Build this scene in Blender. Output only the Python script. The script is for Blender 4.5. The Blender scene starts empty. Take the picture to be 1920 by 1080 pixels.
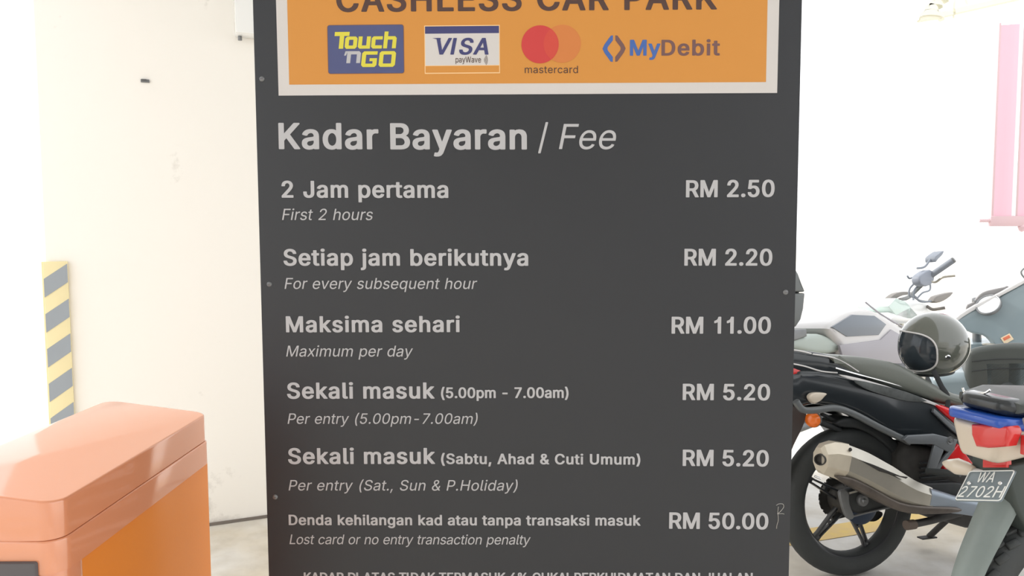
import bpy, bmesh, math, random
from mathutils import Vector, Matrix
random.seed(4)
S = bpy.context.scene
PI = math.pi
R = math.radians

# ------------------------------------------------------------------ camera
F_PX = 1450.0
EYE = Vector((0, 0, 1.35))
cam = bpy.data.cameras.new('camera')
cam.sensor_width = 36.0
cam.lens = 36.0 * F_PX / 1920.0
cam.clip_end = 300
cam_o = bpy.data.objects.new('camera', cam)
S.collection.objects.link(cam_o)
cam_o.location = EYE
cam_o.rotation_euler = (1.49713061, 0.00389993, -0.00028781)
S.camera = cam_o
CAM_R = cam_o.rotation_euler.to_matrix()   # the photograph's own viewing direction, used to read real positions

# ------------------------------------------------------------------ world, sun, exposure
w = bpy.data.worlds.new('world')
S.world = w
w.use_nodes = True
bg = w.node_tree.nodes['Background']
bg.inputs[0].default_value = (0.97, 0.985, 1.0, 1)
bg.inputs[1].default_value = 2.6
sun = bpy.data.lights.new('sun', 'SUN')
sun.energy = 4.0
sun.angle = R(9)
sun.color = (1.0, 0.96, 0.9)
sun_o = bpy.data.objects.new('sun', sun)
S.collection.objects.link(sun_o)
sun_o.rotation_mode = 'QUATERNION'
sun_o.rotation_quaternion = Vector((1, -.42, -.74)).to_track_quat('-Z', 'Y')
S.view_settings.view_transform = 'Standard'
S.view_settings.look = 'None'
S.view_settings.gamma = 1.0
S.view_settings.exposure = -0.48
S.view_settings.use_curve_mapping = False
S.cycles.max_bounces = 10
S.cycles.diffuse_bounces = 5

# ------------------------------------------------------------------ helpers
def ray(px, py):
    return (CAM_R @ Vector((px - 960, 540 - py, -F_PX))).normalized()

def floor_at(px, py, z=0.0):
    d = ray(px, py)
    return EYE + d * ((z - EYE.z) / d.z)

def depth_at(px, py, Y):
    d = ray(px, py)
    return EYE + d * (Y / d.y)

def srgb(r, g, b):
    f = lambda c: (c / 255 / 12.92) if c / 255 <= .04045 else ((c / 255 + .055) / 1.055) ** 2.4
    return (f(r), f(g), f(b), 1)

MATS = {}
def mat(name, col, rough=.5, metal=0, coat=0, noise=0, nscale=8, bump=0, bscale=60, trans=0, alpha=None, spec=.5, col2=None, ior=1.45):
    m = bpy.data.materials.new(name)
    m.use_nodes = True
    nt = m.node_tree
    p = nt.nodes['Principled BSDF']
    p.inputs['Base Color'].default_value = col
    p.inputs['Roughness'].default_value = rough
    p.inputs['Metallic'].default_value = metal
    p.inputs['Coat Weight'].default_value = coat
    p.inputs['Coat Roughness'].default_value = .08
    p.inputs['Specular IOR Level'].default_value = spec
    p.inputs['Transmission Weight'].default_value = trans
    p.inputs['IOR'].default_value = ior
    tc = nt.nodes.new('ShaderNodeTexCoord')
    if noise or col2:
        n = nt.nodes.new('ShaderNodeTexNoise')
        n.inputs['Scale'].default_value = nscale
        n.inputs['Detail'].default_value = 6
        nt.links.new(tc.outputs['Object'], n.inputs['Vector'])
        mx = nt.nodes.new('ShaderNodeMix'); mx.data_type = 'RGBA'
        mr = nt.nodes.new('ShaderNodeMapRange')
        mr.inputs['From Min'].default_value = .35; mr.inputs['From Max'].default_value = .68
        nt.links.new(n.outputs['Fac'], mr.inputs['Value'])
        nt.links.new(mr.outputs['Result'], mx.inputs['Factor'])
        mx.inputs['A'].default_value = col
        mx.inputs['B'].default_value = col2 or tuple(c * (1 - noise) for c in col[:3]) + (1,)
        nt.links.new(mx.outputs['Result'], p.inputs['Base Color'])
    if bump:
        b = nt.nodes.new('ShaderNodeTexNoise'); b.inputs['Scale'].default_value = bscale
        b.inputs['Detail'].default_value = 4
        nt.links.new(tc.outputs['Object'], b.inputs['Vector'])
        bn = nt.nodes.new('ShaderNodeBump'); bn.inputs['Strength'].default_value = bump
        bn.inputs['Distance'].default_value = .004
        nt.links.new(b.outputs['Fac'], bn.inputs['Height'])
        nt.links.new(bn.outputs['Normal'], p.inputs['Normal'])
    MATS[name] = m
    return m

def finish(name, bm, m, parent=None, smooth=35, doubles=False):
    if doubles:
        bmesh.ops.remove_doubles(bm, verts=bm.verts, dist=1e-5)
    bmesh.ops.recalc_face_normals(bm, faces=bm.faces)
    me = bpy.data.meshes.new(name)
    bm.to_mesh(me); bm.free()
    if m: me.materials.append(m)
    if smooth:
        me.shade_smooth(); me.set_sharp_from_angle(angle=R(smooth))
    o = bpy.data.objects.new(name, me)
    S.collection.objects.link(o)
    if parent: o.parent = parent
    return o

def tag(o, label=None, cat=None, group=None, kind=None):
    if label: o['label'] = label
    if cat: o['category'] = cat
    if group: o['group'] = group
    if kind: o['kind'] = kind
    return o

def empty(name, loc, label, cat, M=None, group=None):
    o = bpy.data.objects.new(name, None)
    o.empty_display_size = .1
    S.collection.objects.link(o)
    if M is not None: o.matrix_world = M
    else: o.location = loc
    return tag(o, label, cat, group)

def add_box(bm, c, s, bev=0, seg=2, M=None):
    r = bmesh.ops.create_cube(bm, size=1)
    vs = r['verts']
    for v in vs: v.co = Vector((v.co.x * s[0], v.co.y * s[1], v.co.z * s[2]))
    if bev:
        es = list({e for v in vs for e in v.link_edges})
        rr = bmesh.ops.bevel(bm, geom=es, offset=bev, segments=seg, profile=.5, affect='EDGES')
        vs = list({v for f in rr['faces'] for v in f.verts} | {v for v in vs if v.is_valid})
    T = Matrix.Translation(Vector(c)) @ (M.to_4x4() if M else Matrix.Identity(4))
    bmesh.ops.transform(bm, matrix=T, verts=vs)
    return vs

def box(name, c, s, m, parent=None, bev=0, M=None):
    bm = bmesh.new(); add_box(bm, c, s, bev, M=M)
    return finish(name, bm, m, parent)

def catmull(P, n=6, closed=False):
    P = [Vector(p) for p in P]
    out = []
    N = len(P)
    rng = range(N) if closed else range(N - 1)
    for i in rng:
        if closed: a, b, c, d = P[i - 1], P[i], P[(i + 1) % N], P[(i + 2) % N]
        else: a, b, c, d = P[max(i - 1, 0)], P[i], P[i + 1], P[min(i + 2, N - 1)]
        for k in range(n):
            t = k / n
            out.append(.5 * ((2 * b) + (c - a) * t + (2 * a - 5 * b + 4 * c - d) * t * t + (3 * b - a - 3 * c + d) * t ** 3))
    if not closed: out.append(P[-1])
    return out

def add_tube(bm, pts, rad, seg=12, n=5, ell=None, up=None, caps=True, squareness=0):
    """sweep a round (or elliptic / squarish) section along a smooth path; rad: number or list per control point"""
    k = len(pts)
    rads = list(rad) if isinstance(rad, (list, tuple)) else [rad] * k
    P = catmull(pts, n) if n > 1 and k > 2 else [Vector(p) for p in pts]
    m_ = len(P)
    rr = []
    for i in range(m_):
        f = i / (m_ - 1) * (k - 1); j = min(int(f), k - 2); t = f - j
        rr.append(rads[j] * (1 - t) + rads[j + 1] * t)
    up = Vector(up) if up else Vector((0, 0, 1))
    prev = None; rings = []
    for i, p in enumerate(P):
        t = (P[min(i + 1, m_ - 1)] - P[max(i - 1, 0)])
        if t.length < 1e-9: t = Vector((1, 0, 0))
        t.normalize()
        a = prev if prev else (up if abs(up.dot(t)) < .95 else Vector((1, 0, 0)))
        s = t.cross(a).normalized(); b = s.cross(t).normalized(); prev = b
        ring = []
        for q in range(seg):
            an = 2 * PI * q / seg + PI / seg
            ca, sa = math.cos(an), math.sin(an)
            if squareness:
                e = 1 - squareness
                ca = math.copysign(abs(ca) ** e, ca); sa = math.copysign(abs(sa) ** e, sa)
            ew, eh = ell if ell else (1, 1)
            ring.append(bm.verts.new(p + s * (ca * rr[i] * ew) + b * (sa * rr[i] * eh)))
        rings.append(ring)
    for i in range(m_ - 1):
        for q in range(seg):
            bm.faces.new((rings[i][q], rings[i][(q + 1) % seg], rings[i + 1][(q + 1) % seg], rings[i + 1][q]))
    if caps:
        bm.faces.new(rings[0][::-1]); bm.faces.new(rings[-1])

def tube(name, pts, rad, m, parent=None, **k):
    bm = bmesh.new(); add_tube(bm, pts, rad, **k)
    return finish(name, bm, m, parent)

def add_slab(bm, outline, y0, y1, bev=.01, seg=3, wf=None):
    """closed outline of (x, z) points extruded along y and rounded on both caps; wf(x,z) scales the width"""
    ar = sum(a[0] * b[1] - b[0] * a[1] for a, b in zip(outline, outline[1:] + outline[:1]))
    if ar < 0: outline = outline[::-1]
    n = len(outline)
    yc, h = (y0 + y1) / 2, abs(y1 - y0) / 2
    # normals for inset
    ins = []
    for i in range(n):
        p0, p1, p2 = Vector(outline[i - 1]), Vector(outline[i]), Vector(outline[(i + 1) % n])
        a = (p1 - p0); b = (p2 - p1)
        if a.length < 1e-9 or b.length < 1e-9: ins.append(Vector((0, 0))); continue
        a.normalize(); b.normalize()
        na, nb = Vector((-a.y, a.x)), Vector((-b.y, b.x))
        q = na + nb
        q = na if q.length < 1e-6 else q.normalized()
        ins.append(q)
    rings = []
    steps = [(1 - math.cos(PI / 2 * k / seg), math.sin(PI / 2 * k / seg)) for k in range(seg + 1)]
    lays = [(-h + bev * a, bev * (1 - s)) for a, s in steps] + [(h - bev * a, bev * (1 - s)) for a, s in steps[::-1]]
    for yy, d in lays:
        ring = []
        for i, (x, z) in enumerate(outline):
            X, Z = x + ins[i].x * d, z + ins[i].y * d
            k = wf(x, z) if wf else 1
            ring.append(bm.verts.new((X, yc + yy * k, Z)))
        rings.append(ring)
    for a, b in zip(rings, rings[1:]):
        for i in range(n):
            bm.faces.new((a[i], a[(i + 1) % n], b[(i + 1) % n], b[i]))
    for ring in (rings[0], rings[-1]):
        f = bm.faces.new(ring)
        bmesh.ops.triangulate(bm, faces=[f])

def add_lathe(bm, prof, seg=32, M=None, closed=False):
    """prof: (r, h) pairs about the local z axis"""
    rings = []
    for r, h in prof:
        rings.append([bm.verts.new((r * math.cos(2 * PI * k / seg), r * math.sin(2 * PI * k / seg), h)) for k in range(seg)] if r > 1e-6 else [bm.verts.new((0, 0, h))])
    prs = list(zip(rings, rings[1:])) + ([(rings[-1], rings[0])] if closed else [])
    for a, b in prs:
        for k in range(seg):
            k2 = (k + 1) % seg
            if len(a) == 1 and len(b) > 1: bm.faces.new((a[0], b[k], b[k2]))
            elif len(b) == 1 and len(a) > 1: bm.faces.new((a[k], a[k2], b[0]))
            elif len(a) > 1: bm.faces.new((a[k], a[k2], b[k2], b[k]))
    if M is not None:
        bmesh.ops.transform(bm, matrix=M, verts=[v for r in rings for v in r])

def lathe(name, prof, m, parent=None, seg=32, M=None, closed=False):
    bm = bmesh.new(); add_lathe(bm, prof, seg, M, closed)
    return finish(name, bm, m, parent)

def axis_to(v, loc=(0, 0, 0)):
    """matrix sending local z to direction v, moved to loc"""
    return Matrix.Translation(Vector(loc)) @ Vector((0, 0, 1)).rotation_difference(Vector(v).normalized()).to_matrix().to_4x4()

# ------------------------------------------------------------------ materials
white_paint = mat('white_wall_paint', srgb(236, 234, 231), .75, noise=.04, nscale=2.2, bump=.15, bscale=30)
plaster = mat('ceiling_paint', srgb(212, 214, 216), .85, noise=.05)
panel_black = mat('black_print_film', srgb(33, 36, 42), .36, spec=.65, bump=.05, bscale=900)
ink_white = mat('light_grey_ink', srgb(180, 180, 183), .5)
ink_orange = mat('orange_print', srgb(204, 140, 66), .5, spec=.4)
ink_brown = mat('dark_brown_ink', srgb(78, 56, 52), .5)
ink_frame = mat('white_border_ink', srgb(204, 200, 198), .5)
ink_navy = mat('navy_ink', srgb(62, 64, 112), .5)
ink_blue = mat('blue_ink', srgb(66, 100, 168), .5)
ink_debit = mat('grey_brown_ink', srgb(112, 82, 82), .5)
ink_yellow = mat('yellow_ink', srgb(212, 204, 70), .5)
ink_card = mat('card_blue_ink', srgb(76, 82, 124), .5)
ink_red = mat('red_ink', srgb(196, 62, 62), .5)
ink_redmix = mat('red_overlap_ink', srgb(200, 72, 60), .5)
ink_dorange = mat('deep_orange_ink', srgb(202, 122, 64), .5)
alu = mat('aluminium_edge', srgb(190, 188, 184), .4, metal=.6)
steel = mat('galvanised_steel', srgb(150, 150, 148), .45, metal=.7, noise=.15)
orange_body = mat('orange_powder_coat', srgb(222, 130, 48), .42, coat=.1, bump=.05, bscale=300)
orange_hood = mat('glare_pinked_hood_paint', srgb(220, 140, 98), .42, coat=1.0, bump=.03, bscale=300)  # pinkish tone holds the glare on lid and cover in the colour
orange_hood.node_tree.nodes['Principled BSDF'].inputs['Coat IOR'].default_value = 1.9
dark_panel = mat('dark_grey_door_paint', srgb(92, 88, 90), .5)
black_gloss = mat('black_gloss_paint', srgb(38, 43, 47), .22, coat=.5)
black_plastic = mat('black_plastic', srgb(52, 55, 57), .5, bump=.1, bscale=200, noise=.2, nscale=20)
dusty_black = mat('dusty_black_metal', srgb(62, 60, 58), .6, noise=.35, nscale=25)
rubber = mat('tyre_rubber', srgb(58, 61, 62), .62, bump=.15, bscale=90, noise=.15, nscale=14)
seat_vinyl = mat('black_seat_vinyl', srgb(72, 76, 74), .42, bump=.12, bscale=250)
silver = mat('brushed_silver', srgb(188, 184, 174), .38, metal=.75, noise=.12, nscale=12)
silver_cap = mat('cream_silver_cap', srgb(214, 205, 188), .45, metal=.35, noise=.1, nscale=20)
chrome = mat('chrome', srgb(225, 226, 228), .12, metal=1)
grey_metal = mat('grey_cast_metal', srgb(128, 130, 132), .45, metal=.5, noise=.2, nscale=18)
rim_black = mat('black_rim_paint', srgb(48, 50, 54), .35, coat=.3)
amber = mat('amber_lens', srgb(238, 118, 40), .18, coat=.5)
clear_lens = mat('frosted_clear_lens', srgb(206, 194, 178), .25, coat=.5)
red_lens = mat('red_lens', srgb(206, 52, 52), .18, coat=.6)
red_paint = mat('red_paint', srgb(214, 34, 38), .22, coat=.5)
blue_paint = mat('blue_paint', srgb(36, 82, 176), .22, coat=.5)
plate_grey = mat('plate_grey', srgb(108, 120, 126), .45, coat=.1)
plate_white = mat('embossed_silver_white', srgb(226, 228, 226), .35, metal=.2)
fender_grey = mat('weathered_grey_plastic', srgb(122, 132, 130), .5, noise=.15, nscale=9)
pale_grey = mat('pale_silver_paint', srgb(206, 204, 204), .3, coat=.4)
mauve_grey = mat('mauve_grey_paint', srgb(158, 155, 162), .35, coat=.3)
slate = mat('slate_grey_paint', srgb(132, 146, 152), .3, coat=.4)
tint = mat('slate_tank_panel', srgb(112, 120, 130), .25, coat=.3)
seat_pale = mat('glare_paled_seat_vinyl', srgb(176, 186, 180), .5)  # seat colour lightened to carry the glare washing over it
white_gloss = mat('white_gloss_paint', srgb(240, 242, 242), .25, coat=.4)
helmet_mat = mat('olive_black_helmet_shell', srgb(92, 95, 88), .12, coat=1.0)
visor_mat = mat('smoked_visor', srgb(70, 80, 90), .06, coat=1.0)
lining = mat('helmet_lining', srgb(44, 46, 48), .8)
strap_mat = mat('black_webbing', srgb(46, 48, 50), .8)
label_mat = mat('cream_sticker', srgb(226, 206, 176), .5)
label_red = mat('sticker_red_bar', srgb(214, 120, 90), .5)
pink = mat('pink_sheet', srgb(226, 184, 198), .5)
rose_rail = mat('dusty_rose_rail', srgb(206, 176, 180), .5)
cream = mat('cream_canopy_paint', srgb(226, 224, 208), .5)
mirror_glass = mat('mirror_glass', srgb(200, 205, 208), .05, metal=1)

def concrete():
    m = mat('concrete_floor', srgb(196, 190, 180), .75, bump=.3, bscale=35)
    nt = m.node_tree; p = nt.nodes['Principled BSDF']
    geo = nt.nodes.new('ShaderNodeNewGeometry')
    def noise(sc, d=8):
        n = nt.nodes.new('ShaderNodeTexNoise'); n.inputs['Scale'].default_value = sc; n.inputs['Detail'].default_value = d
        nt.links.new(geo.outputs['Position'], n.inputs['Vector']); return n
    n1, n2 = noise(1.6), noise(9)
    r1 = nt.nodes.new('ShaderNodeValToRGB')
    r1.color_ramp.elements[0].position = .36; r1.color_ramp.elements[0].color = srgb(214, 204, 186)
    r1.color_ramp.elements[1].position = .58; r1.color_ramp.elements[1].color = srgb(228, 226, 222)
    nt.links.new(n1.outputs['Fac'], r1.inputs[0])
    mx = nt.nodes.new('ShaderNodeMix'); mx.data_type = 'RGBA'; mx.blend_type = 'MULTIPLY'
    r2 = nt.nodes.new('ShaderNodeValToRGB')
    r2.color_ramp.elements[0].position = .3; r2.color_ramp.elements[0].color = (.8, .78, .75, 1)
    r2.color_ramp.elements[1].position = .6; r2.color_ramp.elements[1].color = (1, 1, 1, 1)
    nt.links.new(n2.outputs['Fac'], r2.inputs[0])
    mx.inputs['Factor'].default_value = .8
    nt.links.new(r1.outputs[0], mx.inputs['A']); nt.links.new(r2.outputs[0], mx.inputs['B'])
    nt.links.new(mx.outputs['Result'], p.inputs['Base Color'])
    return m
floor_mat = concrete()

def wall_material():
    m = mat('stained_wall_paint', srgb(240, 235, 227), .7, bump=.12, bscale=25)
    nt = m.node_tree; p = nt.nodes['Principled BSDF']
    geo = nt.nodes.new('ShaderNodeNewGeometry')
    n = nt.nodes.new('ShaderNodeTexNoise'); n.inputs['Scale'].default_value = 3.1; n.inputs['Detail'].default_value = 9; n.inputs['Roughness'].default_value = .7
    nt.links.new(geo.outputs['Position'], n.inputs['Vector'])
    r = nt.nodes.new('ShaderNodeValToRGB')
    r.color_ramp.elements[0].position = .25; r.color_ramp.elements[0].color = srgb(214, 210, 203)
    r.color_ramp.elements[1].position = .36; r.color_ramp.elements[1].color = srgb(246, 243, 237)
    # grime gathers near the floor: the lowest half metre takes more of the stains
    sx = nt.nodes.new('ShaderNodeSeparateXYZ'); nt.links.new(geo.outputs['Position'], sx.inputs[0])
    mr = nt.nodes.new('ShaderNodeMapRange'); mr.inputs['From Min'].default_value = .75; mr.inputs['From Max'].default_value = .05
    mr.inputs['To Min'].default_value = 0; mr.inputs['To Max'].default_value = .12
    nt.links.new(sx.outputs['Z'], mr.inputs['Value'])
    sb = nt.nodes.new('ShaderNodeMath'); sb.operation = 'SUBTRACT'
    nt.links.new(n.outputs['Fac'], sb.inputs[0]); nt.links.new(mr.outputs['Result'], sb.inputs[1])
    nt.links.new(sb.outputs[0], r.inputs[0]); nt.links.new(r.outputs[0], p.inputs['Base Color'])
    return m
wall_mat = wall_material()

# ------------------------------------------------------------------ the setting
def struct(o): return tag(o, kind='structure')
bm = bmesh.new()
bmesh.ops.create_grid(bm, x_segments=40, y_segments=40, size=60)
for v in bm.verts: v.co.y += 45
struct(finish('floor', bm, floor_mat, smooth=0))

W0 = Vector((-1.951, 3.235, 0)); WD = Vector((.918, .396, 0)).normalized(); WN = Vector((WD.y, -WD.x, 0))
WALL_LEN = 3.0
wa = math.atan2(WD.y, WD.x)
WM = Matrix.Translation(W0) @ Matrix.Rotation(wa, 4, 'Z')      # local x along the wall, -y faces the camera
bm = bmesh.new(); add_box(bm, (WALL_LEN / 2, .09, 1.5), (WALL_LEN, .18, 3.0), .004)
wall_left = struct(finish('wall_left', bm, wall_mat)); wall_left.matrix_world = WM
struct(box('ceiling', (.5, -4.6 + (4.62 - -4.6) / 2, 3.1), (1.9 - -2.15, 4.62 - -4.6, .2), plaster))  # unseen roof; its edges are placed for the light they let in
bpy.data.objects['ceiling'].location.x = (-2.15 + 1.9) / 2 - .5
struct(box('unseen_wall_back', (.5, -4.6, 1.5), (11, .2, 3.0), white_paint))  # unseen, added to hold down the daylight reaching the sign face
# dark gap line along the foot of the wall
o = box('wall_foot_line', (0, 0, 0), (WALL_LEN, .006, .014), mat('dark_joint', srgb(120, 112, 104), .8)); o.matrix_world = WM @ Matrix.Translation((WALL_LEN / 2, -.003, .007)); struct(o)

# painted line on the floor
a, b = Vector((1.363, 3.34, 0)), Vector((1.89, 3.52, 0))
d = (b - a).normalized(); nn = Vector((-d.y, d.x, 0))
yellow_line = mat('worn_yellow_floor_paint', srgb(228, 198, 140), .7, col2=srgb(236, 206, 128), nscale=14)
bm = bmesh.new()
for s0 in range(24):
    q = [a + d * (-1.4 + s0 * .24) + nn * o2 for o2 in (-.055, .075)] + [a + d * (-1.4 + (s0 + 1) * .24) + nn * o2 for o2 in (.075, -.055)]
    vs = [bm.verts.new((v.x, v.y, .0025)) for v in q]; bm.faces.new(vs)
r = bmesh.ops.remove_doubles(bm, verts=bm.verts, dist=1e-5)
o = finish('floor_marking', bm, yellow_line, bpy.data.objects['floor'], smooth=0)
o['label'] = 'yellow painted parking line on the concrete floor'

# wall fittings
def wall_pt(px, py):
    d = ray(px, py); t = (W0 - EYE).dot(WN) / d.dot(WN)
    return WM.inverted() @ (EYE + d * t)
g_yel = mat('glare_washed_yellow_guard', srgb(240, 227, 180), .5)  # yellow paled to stand in for the bright glare veil here
g_dark = mat('glare_washed_black_guard', srgb(156, 164, 172), .5)  # black stripes lifted to grey by the same veil, put into the colour
gd = empty('corner_guard', None, 'black and yellow striped corner guard on the left end of the white wall', 'corner guard', WM)
box('guard_front', (.0425 - .006, -.008, .625), (.09, .014, 1.21), g_yel, gd, .003)
box('guard_side', (-.008, .085, .625), (.014, .19, 1.21), g_yel, gd, .003)
for k in range(-1, 9):
    z0 = 1.208 - k * .1475
    bm = bmesh.new()
    vs = []
    def cl(z): return min(max(z, .022), 1.228)
    f0 = [(-.0075, z0 - .05), (.0805, z0 + .012), (.0805, z0 + .012 - .078), (-.0075, z0 - .128)]
    pts = [(x, cl(z)) for x, z in f0]
    if abs(pts[0][1] - pts[3][1]) + abs(pts[1][1] - pts[2][1]) < .01: bm.free(); continue
    for yy in (-.0165, -.0145): vs.append([bm.verts.new((x, yy, z)) for x, z in pts])
    bm.faces.new(vs[0]); bm.faces.new(vs[1][::-1])
    for i in range(4): bm.faces.new((vs[0][i], vs[1][i], vs[1][(i + 1) % 4], vs[0][(i + 1) % 4]))
    bmesh.ops.remove_doubles(bm, verts=bm.verts, dist=1e-5)
    finish('stripe', bm, g_dark, gd, smooth=0)

p = wall_pt(475, 34)
eb = empty('junction_box', None, 'white electrical box high on the wall beside the black sign', 'electrical box', WM @ Matrix.Translation((p.x, 0, p.z)))
eb_top = .33
x_l = wall_pt(440, 70).x - p.x; z_b = wall_pt(440, 70).z - p.z
box('box_body', ((x_l + .17) / 2, -.05, (z_b + eb_top) / 2), (.17 - x_l, .1, eb_top - z_b), white_gloss, eb, .006)
box('box_lid', ((x_l + .17) / 2, -.107, (z_b + eb_top) / 2), (.17 - x_l + .006, .014, eb_top - z_b + .006), white_gloss, eb, .004)
tube('cable_gland', [(x_l + .02, -.03, z_b - .018), (x_l + .02, -.03, z_b + .01)], .009, grey_metal, eb, n=1)
p = wall_pt(272, 152)
cp = empty('wall_clip', None, 'small grey metal clip fixed alone on the bare white wall', 'clip', WM @ Matrix.Translation((p.x, 0, p.z)))
box('clip_plate', (0, -.003, 0), (.034, .006, .013), grey_metal, cp, .001)
box('clip_hook', (-.004, -.010, .004), (.02, .01, .005), grey_metal, cp, .001)

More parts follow.
